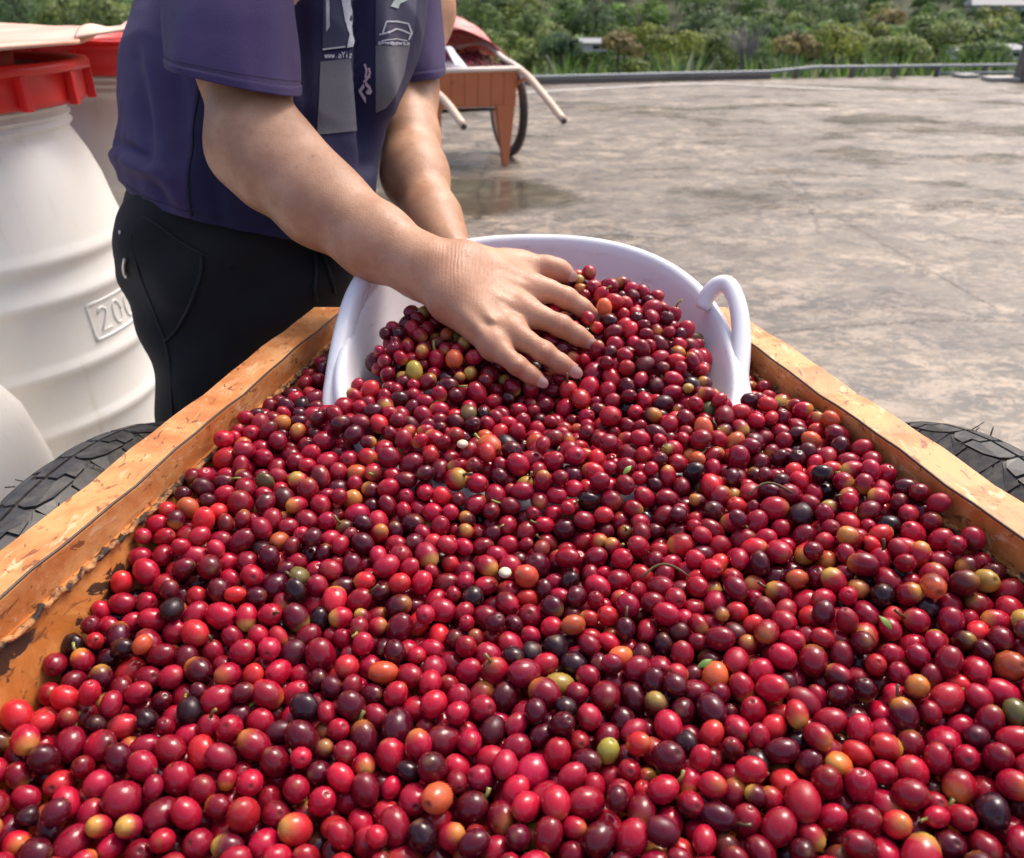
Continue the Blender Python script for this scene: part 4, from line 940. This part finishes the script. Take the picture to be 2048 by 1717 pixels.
# red tarpaulin mound over its load
v = []; f = []; na, nb_ = 40, 26
for i in range(na):
    for j in range(nb_):
        u = -1 + 2 * i / (na - 1); w_ = j / (nb_ - 1); x = -.08 + u * .50; y = .36 + w_ * .62
        ht = .285 * (1 - abs(u) ** 2.4) * math.sin(min(1, w_ * 1.15 + .16) * math.pi) ** .55 if w_ < .99 else 0
        z = .68 + max(0, ht) + .010 * math.sin(x * 7 + 60 * w_) + .006 * math.sin(45 * w_ + x * 22); v.append(fw(x, y, z))
f = [(i * nb_ + j, (i + 1) * nb_ + j, (i + 1) * nb_ + j + 1, i * nb_ + j + 1) for i in range(na - 1) for j in range(nb_ - 1)]
M_TARP = mat('red_woven_tarp', (.62, .10, .09), .5, build=lambda q: q.color(q.mix(q.ramp(q.noise(q.co((1, 6, 6), rot=(0, 0, PSI)), 3.5, 5, .65), .36, .68), (.58, .075, .075), (.80, .36, .31))))
o = mesh('tarpaulin', v, f, M_TARP); m_ = o.modifiers.new('thick', 'SOLIDIFY'); m_.thickness = .004; tag(o, 'faded red woven tarpaulin heaped over the load of the far cart', 'tarpaulin')
# white sack, its purple tie, dark cherries beside it
sb = Body(); a = fw(-.06, .22, .60); b = fw(-.05, .30, .72); sb.base = [(A(a), A(b), .13, .05, .05), (A(fw(-.28, .22, .60)), A(fw(-.28, .32, .71)), .12, .07, .08)]
lo, hi = sb.bounds(); v2, f2 = surface_nets(sb, lo, hi, .012); tag(mesh('white_sack', v2, f2, mat('white_sackcloth', (.74, .74, .80), .6)), 'white sack standing in the far cart beside the cherries', 'sack')
mb = MB()
for k in range(6): mb.tube([fw(-.22 + .012 * k, .16, .82 - .004 * k), fw(-.18 + .012 * k, .12, .74), fw(-.17 + .022 * (k - 1), .09, .67)], [.016, .012, .006], 6)
tag(mb.build('purple_rag', mat('purple_cloth', (.10, .02, .06), .7)), 'dark purple fringed rag hanging at the near edge of the far cart', 'rag')
rg = np.random.default_rng(9); N = 420; x = rg.uniform(-.02, .30, N); y = rg.uniform(.05, .66, N); z = .59 + .18 * (y - .05) + .035 * rg.random(N)
ico = bmesh.new(); bmesh.ops.create_icosphere(ico, subdivisions=1, radius=.012); iv = np.array([tuple(q.co) for q in ico.verts]); ff = np.array([[q.index for q in t.verts] for t in ico.faces]); ico.free()
cen = np.array([tuple(fw(a, b, c)) for a, b, c in zip(x, y, z)]); vv = (cen[:, None] + iv[None]).reshape(-1, 3); fi = (np.arange(N)[:, None, None] * len(iv) + ff[None]).reshape(-1, 3)
o = mesh('far_cherries', vv, fi, M_BERRY); setcol(o, np.repeat(np.array([(.16, .015, .03), (.09, .01, .02), (.25, .02, .035)])[rg.integers(0, 3, N)], len(iv), 0)); tag(o, 'dark coffee cherries loaded in the far cart', 'coffee cherries', kind='stuff')

# ------------------------------------------------------------------ coffee cherries in the near cart and basin
LEFT_Y = [.10, .30, .355, .41, .49, .55, .64, .76]; LEFT_Z = [.715, .726, .736, .750, .764, .771, .764, .760]
RIGHT_Y = [.10, .36, .45, .55, .64, .76]; RIGHT_Z = [.745, .765, .770, .771, .768, .762]
def h_cart(x, y):
    u = np.clip((x - xl(y)) / (xr(y) - xl(y)), 0, 1)
    left = np.interp(y, LEFT_Y, LEFT_Z); right = np.interp(y, RIGHT_Y, RIGHT_Z)
    z = left + (right - left) * u - .026 * np.sin(u * math.pi)
    return z + .005 * np.sin(17 * x + 3 * y) * np.sin(13 * y + 5) - .03 * np.clip((.25 - y) / .2, 0, 1)
def tub_local(x, y, z):
    q = np.stack([x - TC.x, y - TC.y, z - TC.z], -1); c, s = math.cos(TT), math.sin(TT)
    return q[..., 0], q[..., 1] * c + q[..., 2] * s, -q[..., 1] * s + q[..., 2] * c
def rho(lx, ly): return (np.abs(lx / TA) ** TEX + np.abs(ly / TB) ** TEX) ** (1 / TEX)
def h_all(x, y):
    z = h_cart(x, y); plane = TC.z + math.tan(TT) * (y - TC.y)
    lx, ly, lz = tub_local(x, y, plane); rr = rho(lx, ly); ins = rr < .955
    yb_ = .752 - .085 * np.abs((x - .035) / .15) ** 2.2
    zt = plane + .006 + .010 * np.exp(-((x - .05) ** 2 + (y - .66) ** 2) / .006) - np.clip(y - yb_, 0, 1) * 1.5 - .055 * np.clip((rr - .80) / .16, 0, 1) * (y > .60)
    zt = zt - .022 * np.exp(-((x - .03) ** 2 + (y - .60) ** 2) / .0022)
    fl = TC.z + (y - TC.y) * math.tan(TT) - .083 / math.cos(TT)
    zt = np.maximum(zt, fl + .004)
    bury = plane + .0205 - np.clip(rr - 1.04, 0, 9) * TA * .42 - np.clip(y - (.556 + .012 * (x > .02)), 0, 9) * 1.2
    z = np.where(rr > .80, np.maximum(z, bury), z); zt = np.where(rr > .80, np.maximum(zt, bury), zt)
    return np.where(ins & (y > .50), np.where(y < .585, np.maximum(z, zt), zt), z)
rgb = np.random.default_rng(21); DEP = .040; RM = .0071
N0 = 9000; x = rgb.uniform(-.35, .40, N0 * 2); y = rgb.uniform(.13, .86, N0 * 2)
lx, ly, _ = tub_local(x, y, TC.z + math.tan(TT) * (y - TC.y)); intub = rho(lx, ly) < .93
ok = ((x > xl(y) + .009) & (x < xr(y) - .009) & (y < Y1 - .01)) | intub; x, y = x[ok], y[ok]
area = (ok.mean() * .75 * .73); NB = int(area * DEP * .60 / (4 / 3 * math.pi * RM ** 3)); x, y = x[:NB], y[:NB]; NB = len(x)
r = np.clip(rgb.normal(RM, .0009, NB), .0052, .0098); jit = np.clip(rgb.normal(0, .0036, NB), -.008, .007)
z = h_all(x, y) - r - DEP * rgb.random(NB) ** 1.1; Pn = np.stack([x, y, z], 1)
def pairs(Pn, cut):
    key = np.floor(Pn / cut).astype(int); key -= key.min(0); D = key.max(0) + 3; kk = (key[:, 0] + 1) + D[0] * ((key[:, 1] + 1) + D[1] * (key[:, 2] + 1))
    order = np.argsort(kk, kind='stable'); ks = kk[order]; I = []; J = []
    for dx in (-1, 0, 1):
        for dy in (-1, 0, 1):
            for dz in (-1, 0, 1):
                t = kk + dx + D[0] * (dy + D[1] * dz); a = np.searchsorted(ks, t, 'left'); b = np.searchsorted(ks, t, 'right'); c = b - a; i = np.repeat(np.arange(len(Pn)), c)
                st_ = np.repeat(a, c); w_ = np.arange(len(i)) - np.repeat(np.cumsum(c) - c, c); j = order[st_ + w_]; m_ = i < j; I.append(i[m_]); J.append(j[m_])
    return np.concatenate(I), np.concatenate(J)
for it in range(90):
    if it % 6 == 0: I, J = pairs(Pn, .022)
    d = Pn[I] - Pn[J]; L = np.linalg.norm(d, axis=1) + 1e-9; ov = (r[I] + r[J]) * .985 - L; m_ = ov > 0
    g = d[m_] / L[m_, None] * (ov[m_] * .42)[:, None]; np.add.at(Pn, I[m_], g); np.add.at(Pn, J[m_], -g)
    hh = h_all(Pn[:, 0], Pn[:, 1]); Pn[:, 2] += (.0004 if it < 60 else 0); top = hh - r * .75 + jit
    Pn[:, 2] = np.minimum(Pn[:, 2], top); Pn[:, 2] = np.maximum(Pn[:, 2], hh - DEP - .02)
    lx, ly, lz = tub_local(Pn[:, 0], Pn[:, 1], Pn[:, 2]); rr = rho(lx, ly); it_in = rr < .93
    yy = np.clip(Pn[:, 1], .1, .86); inx = ~(it_in)
    Pn[:, 0] = np.where(inx, np.clip(Pn[:, 0], xl(yy) + r + .002, xr(yy) - r - .002), Pn[:, 0]); Pn[:, 1] = np.where(inx, np.minimum(Pn[:, 1], Y1 - .012), Pn[:, 1])
# clear what touches the basin wall or the hand
lx, ly, lz = tub_local(*Pn.T); rr = rho(lx, ly)
wall = np.interp(lz, [-.085, -.066, -.010, .002], [.71, .79, .935, .985]); dist = np.abs(rr - wall) * TA * .93
bad = ((lz < .0045) & (lz > -.10) & (dist < r * .80) & (rr < 1.06)) | ((np.abs(lz + .088) < r) & (rr < .75)) | ((rr > .95) & (rr < 1.04) & (np.abs(lz + .005) < r * .80))
fl = (Pn[:, 1] > .765 + .002 - r) & (rr > .97); da = arm(Pn); bad |= fl | (da < r * .55)
Pn = Pn[~bad]; r = r[~bad]; NB = len(Pn)
# push remaining light contacts with the hand outwards is not needed: a few mm of squeeze
# cherry shapes
LAT = np.array([0, 8, 13, 22, 42, 64, 86, 108, 132, 156, 180]) * math.pi / 180; NL = 12
def sphere_tpl(lat, nl):
    v = [(0, 0, 1.)]; f = []
    for a in lat[1:-1]:
        for k in range(nl): g = 2 * math.pi * k / nl; v.append((math.sin(a) * math.cos(g), math.sin(a) * math.sin(g), math.cos(a)))
    v.append((0, 0, -1.)); m_ = len(lat) - 2
    for k in range(nl): f.append((0, 1 + k, 1 + (k + 1) % nl))
    for i in range(m_ - 1):
        for k in range(nl): a = 1 + i * nl; b = a + nl; f += [(a + k, b + k, b + (k + 1) % nl), (a + k, b + (k + 1) % nl, a + (k + 1) % nl)]
    e = 1 + m_ * nl
    for k in range(nl): f.append((1 + (m_ - 1) * nl + k, e, 1 + (m_ - 1) * nl + (k + 1) % nl))
    return np.array(v), np.array(f)
TV, TF = sphere_tpl(LAT, NL); TVl, TFl = sphere_tpl(np.linspace(0, math.pi, 7), 9)
def shape(tv, rg, el, bx, dry=0.):
    v = tv.copy(); zz = v[:, 2]
    navel = np.exp(-((1 - zz) / .012) ** 2); v[:, 2] -= .11 * np.exp(-((1 - zz) / .022)); v[:, 2] += .03 * np.exp(-((1 - zz - .02) / .012) ** 2)
    v[:, 0] *= .93 * bx; v[:, 1] *= .93 / bx; v[:, 2] *= el
    ph = np.arctan2(tv[:, 1], tv[:, 0]); ct = np.sqrt(np.maximum(0, 1 - zz * zz)); w_ = np.full(len(v), 0.)
    for k, am in ((1, .030), (2, .026), (3, .016 + .05 * dry)): w_ += am * rg.normal() * np.sin(k * ph + rg.uniform(0, 6.3)) * ct
    w_ += .04 * rg.normal() * zz
    return v * (1 + w_)[:, None]
# colour classes (linear albedo)
CLS = [('crimson', (.37, .008, .030), .46), ('deep red', (.22, .005, .019), .26), ('maroon', (.090, .004, .014), .17), ('purple-black', (.028, .007, .012), .038), ('bright red', (.52, .020, .028), .085), ('orange red', (.55, .095, .035), .025), ('yellow-green', (.44, .29, .045), .002), ('olive brown', (.13, .085, .03), .005)]
kc = rgb.choice(len(CLS), NB, p=np.array([c[2] for c in CLS]) / sum(c[2] for c in CLS))
el = np.clip(rgb.normal(1.13, .07, NB), .98, 1.3); bx = rgb.normal(1, .03, NB)
qq = rgb.normal(size=(NB, 4)); qq /= np.linalg.norm(qq, axis=1)[:, None]
def q2m(q):
    w_, x, y, z = q.T; return np.stack([np.stack([1 - 2 * (y * y + z * z), 2 * (x * y - w_ * z), 2 * (x * z + w_ * y)], -1), np.stack([2 * (x * y + w_ * z), 1 - 2 * (x * x + z * z), 2 * (y * z - w_ * x)], -1), np.stack([2 * (x * z - w_ * y), 2 * (y * z + w_ * x), 1 - 2 * (x * x + y * y)], -1)], 1)
# most cherries lie on their sides
RM3 = q2m(qq); tipc = np.where(rgb.random(NB) < .30, rgb.uniform(.3, 1, NB), rgb.uniform(0, .15, NB)); tipc[kc == 3] *= .1
tiphue = rgb.random(NB) ** 1.6; blot = np.where(rgb.random(NB) < .16, rgb.uniform(.4, 1, NB), 0); blotd = rgb.normal(size=(NB, 3)); blotd /= np.linalg.norm(blotd, axis=1)[:, None]
MATTE = np.where(rgb.random(NB) < .15, rgb.uniform(.10, .30, NB), rgb.uniform(0, .06, NB))
hasstem = rgb.random(NB) < .10
BASE = np.array([c[1] for c in CLS])[kc] * rgb.uniform(.75, 1.25, (NB, 1)) * (1 + .10 * rgb.normal(size=(NB, 3))); BASE = np.clip(BASE, .003, .8)
def colour(i, tv):
    zz = tv[:, 2]; c = np.repeat(BASE[i][None], len(tv), 0)
    side = tv @ blotd[i]
    g = np.clip((-zz - (.90 - .75 * tipc[i])) / .55, 0, 1) ** 1.3 * min(1, tipc[i] * 1.3); tipcol = np.array((.62, .20, .04)) * (1 - tiphue[i]) + np.array((.56, .40, .08)) * tiphue[i]
    c = c * (1 - g[:, None]) + tipcol * g[:, None]
    b = np.clip((side - .35) / .35, 0, 1) * blot[i]; c = c * (1 - .8 * b[:, None]) + np.array((.035, .012, .010)) * .8 * b[:, None]
    n_ = np.exp(-((zz - .996) / .008) ** 2) * .85 + np.exp(-((zz - .974) / .004) ** 2) * .30; c = c * (1 - n_[:, None]) + np.array((.06, .022, .012)) * n_[:, None]
    s_ = np.exp(-((zz + 1.0) / .02) ** 2) * .5; c = c * (1 - s_[:, None]) + np.array((.25, .14, .05)) * s_[:, None]
    return c
def stem_arr(i, rg):
    """short pedicel at the -z pole"""
    L = rg.uniform(.45, .95); bend = rg.normal(size=2) * .22; e_ = -el[i]
    mb = MB(); mb.tube([(0, 0, e_ * .96), (bend[0] * .3, bend[1] * .3, e_ - L * .5), (bend[0], bend[1], e_ - L)], [.16, .11, .15], 6)
    return np.array(mb.v), mb.f
STC = [np.array((.28, .32, .06)), np.array((.22, .20, .05)), np.array((.12, .07, .03))]
# which cherries show largest: splat discs into an id buffer
SX, SY, SF = proj(Pn); W2, H2 = 512, 430; idb = -np.ones((H2, W2), int); zbuf = np.full((H2, W2), 9.); cx, cy = SX / 4, SY / 4; pr = r * FPX / SF / 4
for i in np.argsort(-SF):
    x0, x1 = int(max(0, cx[i] - pr[i])), int(min(W2, cx[i] + pr[i] + 1)); y0, y1 = int(max(0, cy[i] - pr[i])), int(min(H2, cy[i] + pr[i] + 1))
    if x0 >= x1 or y0 >= y1: continue
    yy, xx = np.mgrid[y0:y1, x0:x1]; m_ = (xx + .5 - cx[i]) ** 2 + (yy + .5 - cy[i]) ** 2 < pr[i] ** 2; idb[y0:y1, x0:x1][m_] = i
cnt = np.bincount(idb[idb >= 0].ravel(), minlength=NB); big = np.argsort(-cnt)[:300]; single = np.zeros(NB, bool); single[big] = True
vis = cnt > 0
# --- the mass
VV = []; FF = []; CC = []; AL = []; nv0 = 0; rs = np.random.default_rng(31)
for i in np.where(~single)[0]:
    hi_ = vis[i] or cnt[i] > 0; tv, tf = (TV, TF) if hi_ else (TVl, TFl)
    sv = shape(tv, rs, el[i], bx[i], float(kc[i] in (3, 7))) * r[i]; VV.append(sv @ RM3[i].T + Pn[i]); FF.append(tf + nv0); CC.append(colour(i, tv)); AL.append(np.full(len(tv), 1 - MATTE[i])); nv0 += len(tv)
    if hasstem[i] and hi_:
        a, f_ = stem_arr(i, rs); tri = np.array([t for q in f_ for t in ([(q[0], q[1], q[2]), (q[0], q[2], q[3])] if len(q) == 4 else [(q[0], q[k], q[k + 1]) for k in range(1, len(q) - 1)])])
        VV.append((a * r[i]) @ RM3[i].T + Pn[i]); FF.append(tri + nv0); CC.append(np.repeat(STC[rs.integers(0, 3)][None], len(a), 0)); AL.append(np.full(len(a), .7)); nv0 += len(a)
VV = np.vstack(VV); FF = np.vstack(FF); CC = np.vstack(CC)
def fast_mesh(name, v, f):
    me = bpy.data.meshes.new(name); me.vertices.add(len(v)); me.vertices.foreach_set('co', v.astype(np.float32).ravel()); me.loops.add(f.size); me.loops.foreach_set('vertex_index', f.astype(np.int32).ravel())
    me.polygons.add(len(f)); me.polygons.foreach_set('loop_start', np.arange(0, f.size, 3, dtype=np.int32)); me.polygons.foreach_set('use_smooth', np.ones(len(f), bool)); me.update(calc_edges=True); return me
o = link(bpy.data.objects.new('coffee_cherries', fast_mesh('coffee_cherries', VV, FF))); o.data.materials.append(M_BERRY); setcol(o, CC, np.concatenate(AL))
tag(o, 'mass of ripe coffee cherries filling the near cart and the white basin', 'coffee cherries', kind='stuff')
# --- the 300 that show largest, each its own object with its own label
def trait(i):
    t = ''
    if tipc[i] > .35 and kc[i] != 3: t = ' with yellow end' if tiphue[i] > .5 else ' with orange end'
    if hasstem[i]: t += ' and stalk' if t else ' with stalk'
    elif blot[i] > .45 and not t: t = ' with dark blotch'
    return t
COLS = ['far left', 'left', 'centre left', 'centre', 'centre right', 'right', 'far right']; ROWS = ['basin', 'back rows', 'middle rows', 'front rows', 'nearest row']
def cell(i): return (min(6, max(0, int(SX[i] / 2048 * 7))), 0 if SY[i] < 820 else 1 if SY[i] < 1060 else 2 if SY[i] < 1300 else 3 if SY[i] < 1560 else 4)
dsc = {}
for i in big: dsc.setdefault((CLS[kc[i]][0] + ' coffee cherry' + trait(i), cell(i)), []).append(i)
ORD = ['first', 'second', 'third', 'fourth', 'fifth', 'sixth', 'seventh', 'eighth', 'ninth', 'tenth', 'eleventh', 'twelfth', 'thirteenth']
for (d0, (c0, r0)), ids in dsc.items():
    ids.sort(key=lambda i: SX[i])
    for k, i in enumerate(ids):
        lab = f'{d0}, {COLS[c0]} of the {ROWS[r0]}' + ('' if len(ids) == 1 else f', {ORD[k]} from left')
        me = fast_mesh('coffee_cherry', (shape(TV, rs, el[i], bx[i], float(kc[i] in (3, 7))) * r[i]) @ RM3[i].T, TF); me.materials.append(M_BERRY); o = bpy.data.objects.new('coffee_cherry', me); o.location = Pn[i]; link(o); setcol(o, colour(i, TV), 1 - MATTE[i])
        tag(o, lab, 'coffee cherry', 'ripe coffee cherries heaped in the near cart')
        if hasstem[i]:
            a, f_ = stem_arr(i, rs); s_ = mesh('stalk', (a * r[i]) @ RM3[i].T, f_, M_BERRY, o); setcol(s_, STC[rs.integers(0, 3)])
# --- bits among the cherries
def surf(px, py, lift=.004):
    d = ray(px, py); best = None
    for t in np.linspace(.3, 1.0, 700):
        p = EYE + d * t
        if p.z < h_all(np.array(p.x), np.array(p.y)) + lift: return p
    return EYE + d * .6
M_TWIG = mat('dry_twig', (.12, .07, .03), .8); M_BEAN = mat('pale_bean', (.66, .56, .40), .45); M_LF = mat('green_leaf_bit', (.16, .26, .04), .5)
for (px, py), lab in (((1540, 985), 'thin curled brown twig among the cherries right of the basin lip'), ((1330, 1150), 'short dry twig lying across the middle of the cherry heap')):
    p = surf(px, py, .007); e_ = []
    for k in range(9): a = k / 8 * 2.6; e_.append(p + Vector((-.014 + .0035 * k, .006 * math.sin(a * 1.4), .006 * math.sin(a) - .002)))
    tag(MB().tube(e_, [.0009] * 8 + [.0004], 6).build('dry_twig', M_TWIG), lab, 'twig', 'twigs among the cherries')
for (px, py), lab in (((925, 888), 'pale peeled coffee bean lying below the hand, left of centre'), ((1010, 1145), 'pale peeled coffee bean in the middle of the cherry heap')):
    p = surf(px, py, .006); sb = MB().lathe([(.0001, -.0062)] + [(.0042 * math.sin(a), -.0062 * math.cos(a)) for a in np.linspace(.3, 2.85, 8)] + [(.0001, .0062)], 12, M=Matrix.Rotation(1.2, 3, 'X'), sy=.75)
    tag(sb.build('coffee_bean', M_BEAN, loc=p), lab, 'coffee bean', 'peeled beans among the cherries')
for (px, py, a), lab in (((1410, 1327, .5), 'tiny bright green leaf scrap in the front right rows of cherries'), ((1770, 1245, 2.), 'torn dark leaf scrap at the right of the cherry heap'), ((1255, 940, 1.), 'small green leaf scrap right of the hand')):
    p = surf(px, py, .010); u_ = Vector((math.cos(a), math.sin(a) * .6, .3)).normalized(); n_ = Vector((0, -.5, .85)); s_ = u_.cross(n_).normalized(); v = []
    for i in range(7):
        t = i / 6; wd = .0018 * math.sin(math.pi * min(.97, t * .9 + .08)); c = p + u_ * (t - .5) * .009 + n_ * .0012 * math.sin(t * 3)
        v += [c - s_ * wd, c + n_ * .0006, c + s_ * wd]
    f = [(i * 3 + k, i * 3 + k + 1, i * 3 + k + 4, i * 3 + k + 3) for i in range(6) for k in range(2)]
    tag(mesh('leaf_scrap', v, f, M_LF), lab, 'leaf', 'leaf scraps among the cherries')
print('CHERRIES', NB, 'mass tris', len(FF), 'tris', sum(len(m.polygons) for m in bpy.data.meshes))
